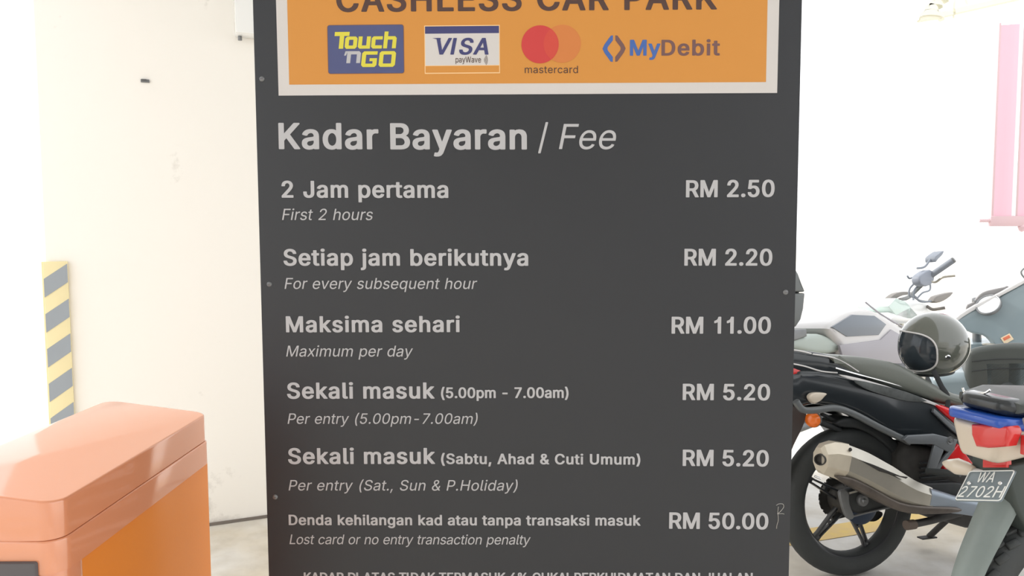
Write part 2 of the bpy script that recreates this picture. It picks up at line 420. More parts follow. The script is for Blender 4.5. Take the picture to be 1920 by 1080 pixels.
# ------------------------------------------------------------------ the printed sign
FONT = {
('%', 0): [676, [496,-10,476,-8,456,-1,438,10,423,26,414,38,406,60,401,82,400,116,401,132,406,156,413,174,426,192,440,207,456,216,478,223,504,225,524,223,558,209,576,192,586,180,594,160,599,140,601,86,598,68,590,44,579,26,566,14,548,0,526,-7], [136,0,134,2,480,507,484,509,537,508,538,506,192,2,188,0], [493,36,500,35,518,38,534,48,546,70,549,94,548,134,539,160,531,170,524,175,500,180,480,175,466,164,456,144,453,118,454,80,463,54,476,41], [158,284,132,291,114,301,100,314,88,330,80,352,75,372,75,424,79,446,87,464,100,484,114,498,130,508,150,514,172,517,188,516,218,509,244,491,259,474,268,452,274,432,276,414,275,376,272,356,265,336,252,317,236,302,220,292,202,286,178,283], [168,328,176,327,196,332,211,344,221,368,223,394,221,430,212,454,196,468,174,473,154,468,140,456,130,436,127,410,128,372,136,348,150,334]],
('&', 0): [448, [180,-6,160,-4,130,4,104,15,80,32,61,52,45,78,37,104,34,136,36,156,42,178,54,200,74,224,134,274,100,321,85,350,77,376,76,396,76,410,82,440,95,464,108,478,116,487,136,499,168,510,206,513,232,510,254,503,278,491,290,481,312,452,319,432,324,406,320,378,306,344,276,310,220,264,326,136,329,136,334,146,343,172,348,196,350,222,352,224,404,224,407,222,402,164,389,124,367,86,436,2,432,0,364,1,328,41,308,25,272,8,236,-3,198,-7], [186,46,212,48,250,59,270,70,291,86,179,222,174,228,170,229,145,210,112,178,101,156,97,130,101,108,109,88,112,82,124,70,136,61,154,53], [180,312,184,312,228,344,244,360,257,380,262,402,259,422,250,440,240,450,228,456,214,460,198,461,182,458,166,452,154,443,148,434,139,414,137,394,141,376,147,360]],
("'", 0): [206, [80,318,78,320,77,332,70,506,72,509,132,509,136,506,136,500,128,320,124,318]],
('(', 0): [273, [178,-96,172,-88,152,-50,131,-2,123,20,105,78,92,154,89,212,93,274,106,346,121,404,152,492,178,539,232,539,235,536,202,458,175,372,157,284,151,202,156,138,172,68,197,-8,235,-94,232,-96]],
(')', 0): [273, [40,-96,38,-94,77,-6,101,66,118,148,122,210,117,274,99,368,73,456,38,536,40,539,94,539,98,536,116,504,136,456,154,404,166,356,177,298,182,250,184,208,182,156,172,94,155,32,131,-30,98,-94,94,-96]],
(',', 0): [188, [40,-119,39,-116,40,-106,68,68,70,71,134,71,136,68,85,-116,80,-119]],
('-', 0): [453, [116,188,114,190,114,240,116,244,334,244,337,240,337,190,334,188]],
('.', 0): [188, [92,-4,76,0,62,10,54,22,50,40,53,58,62,72,78,83,94,87,112,83,128,72,137,60,141,40,137,22,127,8,112,-1]],
('/', 0): [249, [16,-76,15,-74,16,-70,177,530,180,533,232,533,234,530,233,526,72,-74,68,-76]],
('0', 0): [453, [216,-6,186,-2,150,11,120,32,95,62,74,98,60,142,51,194,48,260,51,312,60,364,75,408,96,448,122,477,150,498,186,511,228,516,268,510,302,498,332,476,358,446,378,410,392,366,402,312,405,246,402,194,393,142,378,96,358,60,332,32,300,10,260,-3,228,-7], [222,50,252,53,274,62,297,80,311,100,327,134,335,164,342,206,344,244,342,300,337,336,327,374,313,404,297,428,276,446,250,456,226,460,202,456,176,446,157,428,140,404,127,374,117,342,111,300,109,262,111,208,116,172,127,134,139,104,156,81,176,63,200,53]],
('1', 0): [390, [224,0,222,2,222,390,220,393,218,392,170,352,112,331,110,334,110,378,112,381,170,402,212,438,216,442,240,508,282,509,285,506,285,2,282,0]],
('2', 0): [453, [66,0,64,2,65,48,246,240,283,282,298,305,311,328,317,348,320,366,319,386,316,402,307,420,294,434,282,443,260,454,218,460,188,454,166,444,151,430,142,418,134,400,127,364,124,362,68,362,66,364,69,398,80,430,95,456,117,478,142,496,170,507,202,514,240,515,268,510,298,501,322,486,343,468,359,448,370,428,377,404,381,376,379,348,373,324,356,286,320,239,272,184,155,62,154,58,156,57,386,57,389,54,389,2,386,0]],
('5', 0): [453, [206,-6,160,3,132,15,108,32,90,50,73,76,65,100,61,128,62,130,120,130,135,94,146,80,162,66,184,56,202,51,226,50,248,53,266,59,285,70,301,86,314,104,321,122,327,146,328,170,324,190,314,220,296,244,272,263,246,274,214,277,180,272,150,261,126,246,72,252,68,254,96,506,98,509,364,508,366,506,366,454,362,452,154,452,151,448,134,304,136,302,170,322,208,332,252,332,294,321,326,302,356,272,378,234,389,192,391,154,385,118,372,82,350,51,326,26,294,8,260,-3,222,-7]],
('6', 0): [453, [212,-6,186,-2,152,9,124,27,99,52,80,82,69,114,64,156,68,198,82,244,107,292,250,507,254,509,318,509,320,506,178,298,194,306,212,312,234,314,260,312,290,305,306,299,334,282,361,252,378,220,388,176,389,148,385,120,378,96,367,70,351,48,330,28,306,13,278,0,228,-7], [221,48,248,50,266,56,284,66,294,74,309,92,315,102,325,132,327,148,326,180,321,196,311,218,301,232,284,248,268,257,248,263,228,265,204,263,184,257,166,247,151,232,140,218,132,200,127,180,125,160,127,134,132,114,141,96,152,80,166,67,184,57,202,51]],
('7', 0): [453, [100,0,98,2,323,448,320,452,64,452,62,454,62,506,64,509,388,509,391,506,390,446,166,2,162,0]],
('A', 0): [480, [18,0,17,2,19,8,200,506,204,509,274,509,277,506,462,2,458,0,398,0,394,2,349,128,342,142,138,142,134,138,86,2,82,0], [156,200,158,199,320,199,323,200,284,312,241,450,238,454,196,318]],
('B', 0): [456, [62,0,60,2,60,506,62,509,262,508,298,502,332,489,361,466,384,436,396,400,398,362,391,330,375,302,350,282,318,268,315,264,318,261,344,255,368,242,392,218,407,192,416,164,418,130,412,98,402,68,386,49,364,29,340,16,306,5,258,0], [126,58,128,57,264,58,294,63,318,71,340,90,353,118,355,132,354,150,343,182,331,198,318,210,298,221,280,227,252,231,126,230,125,228], [126,286,128,285,250,286,278,292,298,302,322,324,329,336,334,350,335,386,331,400,324,414,302,437,264,450,244,452,126,451,125,448]],
('C', 0): [510, [254,-6,218,-2,176,11,132,37,100,68,75,106,55,152,44,196,40,258,44,310,55,356,75,402,101,440,134,472,178,498,220,511,270,516,304,513,342,503,374,489,406,467,429,444,450,414,464,380,472,350,468,348,410,348,393,388,380,406,366,420,346,436,306,451,284,455,238,453,196,439,176,428,160,412,132,376,116,338,106,300,103,246,108,198,119,160,134,128,154,102,184,76,214,62,242,55,280,53,310,59,338,70,348,74,372,94,395,124,408,159,468,160,472,156,463,124,450,92,429,64,404,40,372,19,340,5,304,-4,270,-7]],
('D', 0): [502, [62,0,60,2,60,506,62,509,254,507,298,500,338,485,376,461,413,424,437,384,452,338,461,276,458,204,452,168,446,150,433,118,416,90,400,70,380,51,336,24,286,7,258,2,224,0], [126,58,128,57,236,58,260,61,302,73,324,85,342,98,358,114,374,138,386,168,392,190,397,218,399,246,397,294,391,326,381,356,375,368,366,384,348,406,322,426,286,442,248,450,128,452,126,450]],
('E', 0): [419, [62,0,60,2,60,507,62,509,370,508,372,506,372,454,368,452,128,452,126,450,125,288,126,287,352,286,355,282,355,232,352,229,126,228,125,226,125,60,128,57,372,57,375,54,374,2,372,0]],
('F', 0): [410, [62,0,60,2,60,506,62,509,366,509,369,506,369,454,366,452,128,452,126,450,125,280,126,279,342,278,346,274,346,224,342,221,126,220,125,218,125,2,122,0]],
('G', 0): [520, [254,-6,218,-2,174,12,136,33,102,66,76,102,57,146,45,190,40,254,43,304,53,350,72,398,97,436,130,470,172,497,214,510,266,515,298,513,332,505,366,493,400,471,427,446,449,416,465,382,473,350,470,349,408,350,392,384,371,412,342,437,308,451,272,456,236,453,202,443,175,426,145,396,124,362,111,320,104,280,104,228,112,182,126,142,145,112,164,92,184,76,206,65,226,58,256,53,286,54,310,58,332,66,370,90,393,118,409,156,414,196,410,199,284,200,283,202,283,252,286,256,476,255,478,252,478,184,472,144,459,106,436,68,404,37,364,13,318,-2,270,-7]],
('H', 0): [517, [62,0,60,2,60,507,62,509,122,509,125,506,125,292,126,290,388,289,392,292,392,506,394,509,455,508,457,506,456,2,454,0,394,0,392,2,392,228,390,231,128,232,125,228,125,2,122,0]],
('I', 0): [210, [34,0,32,2,32,506,34,509,94,509,97,506,97,2,94,0]],
('J', 0): [396, [172,-6,146,-3,112,8,86,23,65,44,50,66,39,96,34,128,33,170,36,173,96,172,98,170,99,126,106,98,122,74,148,57,172,51,202,51,230,61,250,76,265,100,272,138,272,506,274,509,334,508,336,506,336,136,328,88,322,72,310,50,292,32,274,18,258,9,230,-1,202,-6]],
('K', 0): [467, [62,0,60,2,60,507,62,509,122,509,125,506,125,248,126,245,182,312,362,507,366,509,445,508,446,506,244,288,444,6,446,1,374,0,370,2,198,243,194,241,125,166,125,2,122,0]],
('L', 0): [393, [62,0,60,2,60,506,62,509,122,509,125,506,126,58,128,57,358,57,361,54,361,2,358,0]],
('M', 0): [628, [62,0,60,2,60,507,62,509,148,509,153,506,276,190,314,77,344,162,475,506,478,509,566,508,568,506,568,2,566,1,506,0,504,2,504,336,506,388,506,424,504,428,466,318,343,2,338,0,288,0,285,2,166,304,125,420,122,427,120,427,122,2,118,0]],
('N', 0): [523, [62,0,60,2,60,507,62,509,132,509,138,506,356,162,402,78,399,158,399,506,402,509,461,508,463,506,462,2,460,0,390,0,385,2,174,337,122,427,120,426,120,418,125,310,125,2,122,0]],
('O', 0): [533, [254,-6,218,-2,176,11,132,37,100,68,75,106,55,152,44,202,40,258,44,310,55,356,75,402,100,440,136,474,176,498,218,511,268,516,316,510,356,498,400,472,432,440,459,402,477,358,490,304,493,250,489,196,478,152,459,106,431,66,400,36,358,12,314,-2,268,-7], [250,54,268,53,302,57,332,67,360,84,384,107,405,136,418,170,428,212,430,246,427,300,420,334,405,372,387,398,362,423,332,442,300,453,268,456,228,451,200,441,172,424,149,400,129,372,115,338,107,300,103,256,106,212,115,170,129,136,149,108,172,84,198,68,232,56]],
('P', 0): [445, [62,0,60,2,60,506,62,509,258,508,302,499,332,487,354,473,382,442,395,418,402,396,407,370,409,338,400,292,391,268,378,246,350,218,326,204,304,195,280,189,244,186,126,185,125,182,125,2,122,0], [127,242,254,244,284,250,308,264,318,272,331,290,338,306,343,326,344,340,343,368,338,388,330,406,318,422,306,433,292,441,268,449,240,452,126,451,125,448,125,244]],
('R', 0): [449, [62,0,60,2,60,506,62,509,260,508,302,500,338,485,360,470,376,454,393,428,399,414,406,386,409,366,409,336,402,304,391,272,380,254,362,237,348,226,328,215,316,211,314,208,426,2,424,0,356,0,352,2,246,197,128,198,125,194,125,2,122,0], [126,256,128,255,242,255,284,262,310,274,327,290,337,308,344,338,344,370,338,392,335,402,322,420,300,439,272,448,248,451,126,451,125,448]],
('S', 0): [447, [204,-8,184,-6,146,2,118,14,90,32,70,52,54,76,43,106,38,134,40,137,102,137,105,132,114,102,121,90,133,78,164,60,204,50,246,50,284,60,316,78,337,104,345,128,344,152,337,172,320,190,304,200,278,211,164,246,120,265,96,280,78,298,64,318,56,340,52,376,57,408,70,440,92,467,116,486,152,503,190,513,232,516,262,513,294,505,326,493,350,476,370,456,387,432,397,404,401,380,399,378,338,379,337,380,334,396,325,414,312,429,296,441,278,449,256,456,206,458,186,454,164,447,146,436,131,420,121,404,116,386,115,366,120,350,136,328,164,311,204,296,302,267,332,254,360,237,383,214,398,190,406,166,408,134,403,100,393,74,377,50,352,28,326,12,296,1,260,-7,230,-9]],
('T', 0): [449, [196,0,193,2,192,450,190,452,34,452,32,454,32,506,34,509,414,509,417,506,417,454,414,452,260,452,258,450,257,2,254,0]],
('U', 0): [517, [244,-8,228,-7,193,0,166,9,140,24,120,38,102,56,86,78,72,106,65,132,60,162,60,506,62,509,120,509,124,506,124,174,128,146,134,126,154,94,182,71,216,56,260,52,298,56,332,69,362,92,382,124,389,148,393,172,393,506,396,509,454,509,457,506,457,162,453,130,444,102,432,78,416,57,396,38,366,18,350,9,320,-1,292,-6]],
('V', 0): [480, [206,0,203,2,200,10,17,506,20,509,80,509,85,506,196,194,240,57,243,58,268,138,394,506,398,509,460,509,462,506,460,500,279,2,274,0]],
('W', 0): [686, [156,0,154,4,17,506,18,508,78,509,83,506,169,172,192,65,194,66,211,142,306,508,376,509,381,506,467,174,490,69,492,67,512,150,602,506,606,509,668,508,531,4,529,0,458,0,454,2,364,338,342,430,330,370,231,2,226,0]],
('a', 0): [389, [144,-8,126,-6,96,4,72,18,52,38,39,60,32,86,31,120,38,150,45,164,62,182,76,192,98,203,138,213,244,228,264,235,272,242,275,252,275,272,270,288,260,306,244,320,224,327,198,331,164,327,136,316,116,298,102,276,98,275,44,290,42,292,53,316,67,334,88,354,114,368,142,378,172,383,204,384,236,380,268,369,296,352,317,328,331,298,337,256,337,2,334,0,278,1,277,2,277,48,274,52,270,50,250,24,226,6,196,-5,162,-9], [154,46,170,45,190,47,218,55,238,66,256,83,267,100,274,122,276,176,274,188,248,180,142,161,116,150,102,136,95,122,92,104,94,86,101,74,112,62,128,53]],
('b', 0): [424, [224,-8,192,-4,164,8,142,26,120,56,114,59,112,56,112,2,110,1,56,0,53,2,53,506,55,508,110,509,114,506,115,320,116,319,120,322,148,357,178,376,192,380,214,384,258,382,296,369,316,359,330,347,359,312,377,272,388,226,390,168,381,118,365,74,341,40,326,26,306,12,272,-2], [202,48,222,47,244,50,266,58,282,68,298,84,311,106,319,128,326,158,328,184,326,218,321,246,312,270,299,292,282,309,264,321,242,328,216,330,196,328,176,321,158,310,142,292,129,272,121,250,114,220,114,158,121,126,130,104,142,84,158,68,178,55]],
('c', 0): [396, [202,-8,168,-5,136,6,106,23,82,46,62,74,46,108,37,146,34,190,37,230,46,266,61,300,82,330,106,353,136,371,170,381,216,384,234,383,258,377,284,367,308,354,327,336,341,320,353,298,361,278,356,276,304,263,302,264,292,286,274,307,254,320,228,328,206,330,184,328,164,322,148,313,131,296,117,276,106,248,99,220,96,192,98,156,107,124,117,100,134,76,156,59,180,49,206,46,238,51,268,64,291,88,304,116,358,103,362,100,354,78,342,58,328,41,306,21,284,9,262,0,236,-6]],
('d', 0): [424, [192,-8,152,-2,118,12,84,40,60,74,43,118,35,168,36,226,47,272,66,312,94,347,108,359,126,369,166,382,210,384,228,381,246,375,278,354,303,322,308,319,311,322,311,506,314,509,370,508,372,506,372,2,368,0,314,1,313,2,313,56,310,59,305,56,280,24,258,7,230,-4], [186,48,208,47,230,50,248,56,266,68,283,84,295,104,304,130,310,158,312,184,310,222,303,250,294,274,283,292,266,309,246,321,220,329,202,330,180,328,158,320,140,306,126,292,113,270,104,246,98,218,96,184,98,156,104,129,114,104,126,84,144,67,160,56]],
('e', 0): [404, [206,-8,172,-5,138,5,108,22,83,44,62,72,48,104,38,140,34,174,36,220,44,256,57,292,76,322,101,348,128,367,160,379,196,384,232,382,266,373,298,358,323,336,344,310,358,278,367,244,371,208,371,172,368,169,100,169,97,166,102,128,109,108,121,88,140,69,158,58,178,51,200,47,224,47,256,54,278,67,294,82,306,104,363,90,357,70,345,50,328,33,308,18,288,7,262,-2,230,-7], [98,222,100,221,304,221,307,224,305,246,301,256,291,282,279,298,254,319,236,325,204,330,172,325,154,317,143,310,122,290,107,264,99,238]],
('g', 0): [425, [194,-150,152,-145,108,-128,90,-118,74,-102,61,-86,52,-70,100,-42,133,-76,152,-88,170,-93,196,-97,226,-96,246,-92,268,-83,294,-64,306,-40,311,-10,310,66,308,68,305,66,286,41,268,25,246,13,222,7,186,5,154,9,124,20,100,34,79,54,65,74,51,98,41,130,35,162,34,202,38,236,46,268,60,304,82,334,112,361,146,376,166,382,188,384,218,383,240,378,258,370,274,359,289,344,306,321,310,319,313,322,313,376,314,378,370,378,372,376,372,-14,364,-62,359,-76,344,-97,328,-113,310,-126,290,-136,266,-144,226,-150], [186,60,208,59,230,61,250,68,268,79,284,95,297,114,305,138,311,164,311,222,304,252,294,276,280,296,266,310,256,316,232,326,206,330,182,328,160,321,140,307,128,294,113,272,105,250,97,210,96,188,98,160,105,134,113,112,126,94,140,80,160,67]],
('h', 0): [410, [56,0,53,2,53,506,56,509,110,509,114,506,114,320,116,320,136,346,158,366,186,379,226,384,262,380,292,370,321,348,332,336,343,314,351,292,356,266,357,2,354,0,298,0,296,2,295,248,288,278,272,304,262,312,246,322,214,329,186,326,160,317,140,300,125,280,118,258,114,228,114,2,110,0]],
('i', 0): [167, [56,0,53,2,53,376,56,379,110,379,114,376,114,2,110,0], [76,444,64,448,52,457,44,468,41,484,44,498,54,512,66,520,84,524,100,520,113,512,122,500,126,482,122,466,110,453,98,446,84,443]],
('j', 0): [167, [-8,-143,-10,-140,-10,-90,-8,-87,16,-85,34,-78,46,-64,52,-42,53,376,56,379,110,379,114,376,113,58,112,-52,108,-74,99,-94,90,-108,74,-123,58,-132,40,-139,18,-142], [76,444,66,447,56,453,45,466,41,482,44,496,52,511,66,520,82,524,98,521,112,513,122,500,126,482,124,470,114,456,102,448,84,443]],
('k', 0): [381, [56,0,53,2,53,506,56,509,110,509,114,506,114,214,116,212,122,214,282,377,286,379,357,378,358,376,202,216,370,2,366,0,296,0,292,2,154,176,120,147,114,138,114,2,110,0]],
('l', 0): [189, [136,-2,106,2,82,13,65,32,54,62,53,506,56,509,110,509,114,506,115,80,120,64,128,56,144,52,166,54,170,52,180,6,178,3,174,2]],
('m', 0): [610, [56,0,53,2,53,376,54,378,110,378,112,376,112,312,114,312,122,330,146,359,172,376,208,386,228,386,246,383,266,376,276,369,299,346,312,324,316,312,319,312,326,328,344,350,354,358,374,372,414,384,444,386,482,378,508,365,533,340,549,308,556,268,557,2,555,0,498,0,496,2,496,254,492,280,484,300,466,317,444,327,420,330,390,327,368,316,349,296,338,272,335,250,335,2,332,0,276,0,274,2,274,260,271,278,264,298,246,317,224,326,198,330,170,326,148,314,128,292,117,268,114,242,114,2,110,0]],
('n', 0): [410, [56,0,53,2,53,376,56,379,110,378,112,376,112,318,114,316,130,338,140,351,158,366,186,379,222,384,252,382,262,380,294,369,316,353,332,336,349,298,356,268,356,2,354,0,298,0,296,2,295,248,288,278,272,304,262,312,246,322,214,329,186,326,160,317,140,300,125,280,118,258,114,228,114,2,110,0]],
('o', 0): [415, [202,-8,168,-5,136,6,106,23,82,46,62,74,46,108,37,146,34,190,37,230,46,266,61,300,82,330,106,353,136,371,170,381,210,384,244,381,276,371,308,353,334,328,355,300,369,266,378,230,381,182,378,146,369,108,354,74,333,46,308,23,278,6,244,-5], [203,46,234,49,254,56,274,70,289,84,302,104,310,126,317,156,319,182,318,214,312,242,302,270,290,290,272,308,254,320,234,327,208,330,180,327,162,321,144,310,128,294,114,270,105,246,98,216,96,190,98,156,104,132,113,106,126,85,143,68,158,58,182,49]],
('p', 0): [424, [54,-142,53,-140,53,376,56,379,110,378,112,376,112,322,114,319,119,320,138,346,150,359,170,373,188,379,214,384,244,384,268,379,296,369,326,350,351,324,371,288,382,254,390,208,389,160,381,118,369,82,347,46,316,18,280,0,244,-8,204,-7,172,4,146,22,120,56,116,58,114,56,114,-140,110,-143], [202,48,222,47,244,50,266,58,282,68,298,84,311,106,319,128,326,158,328,184,326,218,321,246,312,270,299,292,282,309,264,321,242,328,216,330,196,328,176,321,158,310,142,292,129,272,121,250,114,220,114,158,121,126,130,104,142,84,158,68,178,55]],
('q', 0): [424, [312,-142,311,-140,311,56,309,58,304,56,276,21,244,1,216,-7,176,-7,142,0,104,21,76,49,55,84,42,122,35,164,35,212,42,254,55,292,75,326,101,352,130,371,152,378,180,384,210,384,244,376,254,372,274,358,288,344,306,320,310,319,313,322,313,376,314,378,368,379,372,376,372,-140,368,-143], [186,48,208,47,230,50,248,56,266,68,283,84,295,104,304,130,310,158,312,184,310,222,303,250,294,274,283,292,266,309,246,321,220,329,202,330,180,328,158,320,140,306,126,292,113,270,104,246,98,218,96,184,98,156,104,129,114,104,126,84,144,67,160,56]],
('r', 0): [259, [56,0,53,2,53,376,56,379,110,378,112,376,112,324,114,322,132,350,148,364,164,374,196,384,240,384,243,380,243,324,241,322,202,326,170,319,142,303,122,276,117,260,114,242,114,2,110,0]],
('s', 0): [365, [168,-8,152,-7,126,-1,104,6,82,19,66,33,53,50,42,72,37,92,38,95,92,106,95,104,106,78,120,63,134,55,144,51,172,46,202,47,226,53,234,57,248,66,262,80,267,96,267,110,261,126,248,140,226,150,138,173,98,189,80,201,66,215,55,232,49,252,47,278,52,306,62,326,84,351,106,366,132,377,160,383,196,384,244,376,260,369,278,358,307,328,322,290,268,278,253,304,232,322,204,331,168,331,138,321,118,304,109,282,109,270,112,258,124,243,142,233,248,204,268,196,292,183,310,166,323,146,330,124,331,100,327,78,319,58,307,40,288,22,264,9,232,-2,202,-7]],
('t', 0): [227, [156,-4,136,-1,108,10,88,26,76,42,71,56,65,92,65,324,62,327,8,327,6,330,6,376,8,378,62,379,64,380,65,468,68,471,122,471,126,468,126,382,128,379,200,379,204,376,204,330,202,328,128,327,126,324,127,80,134,63,148,53,170,50,198,54,202,52,212,4,208,1,190,-3]],
('u', 0): [410, [170,-4,140,0,104,17,79,42,62,76,55,102,53,126,53,376,56,379,110,379,114,376,114,138,119,108,128,86,148,65,172,54,200,50,228,54,252,64,271,80,286,102,292,120,296,146,296,376,298,379,354,379,357,376,357,2,354,0,300,0,298,2,298,60,296,64,283,42,272,30,248,12,226,2,206,-3,184,-5]],
('v', 0): [389, [164,0,160,8,18,378,20,379,80,379,85,376,169,142,194,63,197,66,220,142,304,376,308,379,368,379,369,374,227,2,222,0]],
('x', 0): [379, [24,0,23,2,154,194,31,376,32,378,100,378,157,290,190,236,193,236,223,288,280,377,284,379,349,378,350,376,225,192,356,2,355,0,286,1,220,102,192,150,188,152,158,101,92,2,88,0]],
('y', 0): [389, [66,-144,50,-140,48,-138,61,-88,84,-90,100,-89,114,-85,124,-79,135,-68,144,-54,162,0,18,378,20,379,80,379,85,376,169,142,194,63,197,66,220,142,304,376,308,379,368,379,369,374,210,-42,189,-90,162,-120,146,-132,128,-139,110,-144]],
('%', 1): [702, [484,-22,462,-19,438,-11,417,2,402,17,392,32,382,56,377,82,376,116,382,156,391,180,402,198,420,215,440,227,466,235,498,238,538,234,560,227,580,216,599,198,610,182,618,162,624,132,625,86,620,62,612,38,600,18,588,6,566,-10,536,-20,504,-23], [120,-12,110,-6,109,2,111,8,459,514,468,520,484,522,536,522,552,520,560,516,563,506,558,497,214,-6,204,-11,188,-13], [496,50,504,50,514,58,522,74,525,94,523,134,516,154,508,164,502,166,496,164,486,154,479,138,477,118,479,80,486,60], [170,270,140,273,114,281,94,293,75,310,65,326,54,360,51,374,51,424,57,452,66,472,79,492,92,506,114,519,134,525,176,530,208,527,232,521,252,509,270,494,281,480,292,454,298,432,300,396,297,362,288,332,276,312,260,296,238,282,218,275], [172,342,180,343,189,352,197,370,199,394,198,420,195,434,190,448,176,458,170,457,160,446,153,430,151,410,153,372,160,352]],
('&', 1): [474, [192,-20,148,-16,118,-8,86,5,60,23,39,44,22,72,13,104,10,136,12,156,19,182,31,206,52,231,105,276,78,314,64,338,54,370,52,408,58,440,62,450,74,472,85,484,96,496,120,511,156,522,206,526,244,522,282,509,298,500,312,488,321,478,335,458,343,434,348,404,344,374,330,340,296,301,250,262,318,179,321,180,324,196,326,228,332,234,352,237,404,237,420,235,430,230,432,218,426,160,412,118,395,86,459,8,461,-2,456,-9,446,-12,354,-12,344,-8,326,12,322,13,292,-2,252,-14], [182,60,190,59,200,60,234,70,252,80,262,88,166,202,133,168,125,152,121,130,124,110,134,89,156,70], [188,340,190,340,206,352,221,366,233,382,237,394,238,408,231,430,218,442,204,448,186,443,176,436,168,424,162,410,161,396,164,380,171,364]],
("'", 1): [232, [66,306,56,312,54,320,46,500,48,514,54,520,72,522,132,522,152,519,158,514,160,500,153,332,150,312,140,307,124,305]],
('(', 1): [299, [166,-108,160,-106,154,-102,127,-52,102,8,83,72,68,154,65,212,69,274,83,352,101,420,126,490,154,544,164,550,180,552,246,551,252,549,258,544,258,532,225,454,197,366,181,284,175,202,180,138,194,74,220,-2,256,-84,259,-98,256,-104,246,-108]],
(')', 1): [299, [26,-108,20,-106,15,-102,14,-92,55,0,79,74,93,138,98,210,92,284,76,366,50,450,17,526,14,540,17,546,26,551,106,551,114,549,120,544,140,506,160,458,176,410,189,362,201,298,206,250,208,192,206,154,195,90,179,30,154,-34,120,-102,110,-107,94,-109]],
(',', 1): [214, [38,-132,20,-129,15,-124,14,-118,46,76,52,82,70,84,134,84,154,81,159,76,160,64,107,-124,100,-129,94,-131]],
('-', 1): [479, [102,176,92,182,90,190,90,242,93,250,100,255,116,257,334,257,352,255,360,248,361,190,359,182,350,177,334,175,116,175]],
('.', 1): [214, [80,-16,58,-10,42,1,32,15,26,40,30,64,42,81,60,93,66,95,94,100,106,99,130,93,148,81,161,64,165,40,161,18,148,1,130,-11,106,-16]],
('/', 1): [275, [2,-88,-8,-82,-8,-68,155,536,162,544,180,546,232,546,250,544,257,538,257,524,94,-80,90,-84,80,-88,16,-89]],
('0', 1): [479, [224,-20,172,-13,134,0,100,23,73,54,52,92,38,136,27,194,24,260,27,312,37,370,52,414,73,454,102,486,134,509,172,522,228,529,280,522,318,509,352,485,380,454,401,416,416,370,426,312,429,246,426,194,415,136,401,92,381,54,352,23,318,0,280,-13], [216,64,236,64,258,74,276,88,291,110,304,138,312,170,318,206,320,244,318,300,312,338,303,372,292,396,274,422,256,436,238,444,228,446,214,444,194,435,178,420,162,398,150,370,141,338,135,300,133,262,135,208,140,172,153,130,162,110,178,88,196,73]],
('1', 1): [416, [210,-12,200,-6,198,2,198,346,194,347,186,341,124,319,96,319,88,324,86,332,86,378,88,386,94,391,150,412,190,445,194,450,216,512,220,517,226,520,242,522,294,521,306,516,309,506,309,2,306,-8,294,-12,224,-13]],
('2', 1): [479, [52,-12,42,-6,40,2,40,44,42,54,223,246,260,289,277,312,288,332,293,348,296,366,292,398,285,412,275,424,262,435,248,442,220,447,196,440,184,433,172,422,163,410,157,396,150,358,144,352,124,349,68,349,50,351,44,356,42,364,44,388,47,404,59,438,74,464,96,487,126,507,154,518,190,526,240,528,280,522,316,511,344,494,364,476,381,454,393,432,401,408,405,376,403,348,396,320,378,280,343,232,293,176,194,72,196,70,386,70,404,68,411,62,413,54,413,2,411,-6,404,-11,386,-13,66,-13]],
('5', 1): [479, [216,-20,176,-16,144,-8,110,8,88,23,66,46,50,70,41,96,36,128,39,136,44,141,62,143,132,142,144,136,156,102,176,80,200,67,216,63,230,64,248,70,262,78,280,95,292,112,299,130,303,146,303,176,291,214,272,239,254,253,234,261,216,264,196,261,168,251,144,235,126,233,60,240,50,243,46,246,43,254,45,272,71,502,74,514,80,520,98,522,362,522,382,519,388,514,390,506,390,454,388,446,382,442,362,439,176,439,173,436,163,336,198,344,250,345,266,343,312,331,348,309,379,278,401,238,413,192,415,154,407,110,395,76,372,42,348,19,310,-3,272,-15]],
('6', 1): [479, [222,-20,174,-14,136,-2,104,18,79,42,58,76,47,108,40,156,44,202,59,248,84,298,229,514,238,520,254,522,334,520,344,514,344,502,224,328,226,326,240,327,280,323,310,315,336,303,358,288,372,274,395,240,406,208,412,176,413,158,409,116,401,90,388,62,374,42,350,20,324,3,296,-10,262,-17], [216,62,228,61,246,66,262,74,272,82,292,108,300,130,303,148,301,180,296,198,287,214,278,226,262,240,250,247,226,252,200,246,188,239,172,224,163,212,155,194,149,160,151,136,155,120,165,100,175,86,188,75,202,67]],
('7', 1): [479, [86,-12,80,-10,75,-6,75,6,292,436,288,439,64,439,46,441,40,446,38,454,38,506,40,514,46,520,64,522,388,522,404,520,410,517,413,514,415,506,415,450,413,442,188,-6,178,-11,162,-13]],
('A', 1): [506, [4,-12,-6,-6,-6,6,178,514,188,520,204,522,272,522,292,519,298,515,300,510,483,12,486,2,485,-6,478,-11,460,-13,398,-13,382,-11,374,-8,371,-2,326,124,322,129,158,129,154,127,153,122,106,-7,98,-11,82,-13], [186,212,290,212,294,214,262,304,240,372,238,373,237,368,186,216]],
('B', 1): [482, [48,-12,38,-6,36,2,36,506,38,514,44,520,62,522,262,521,310,514,348,500,380,476,404,446,420,400,422,362,413,322,396,294,370,274,361,268,361,266,390,250,410,230,431,194,440,164,442,130,436,96,424,62,409,42,384,20,352,4,316,-7,258,-13,62,-13], [151,70,258,71,280,74,300,82,319,98,330,122,331,132,330,148,320,176,310,190,298,201,282,210,266,216,250,218,150,217,149,214,149,72], [151,298,246,299,262,303,280,312,300,332,310,352,311,384,302,408,282,427,252,438,150,438,149,436,149,300]],
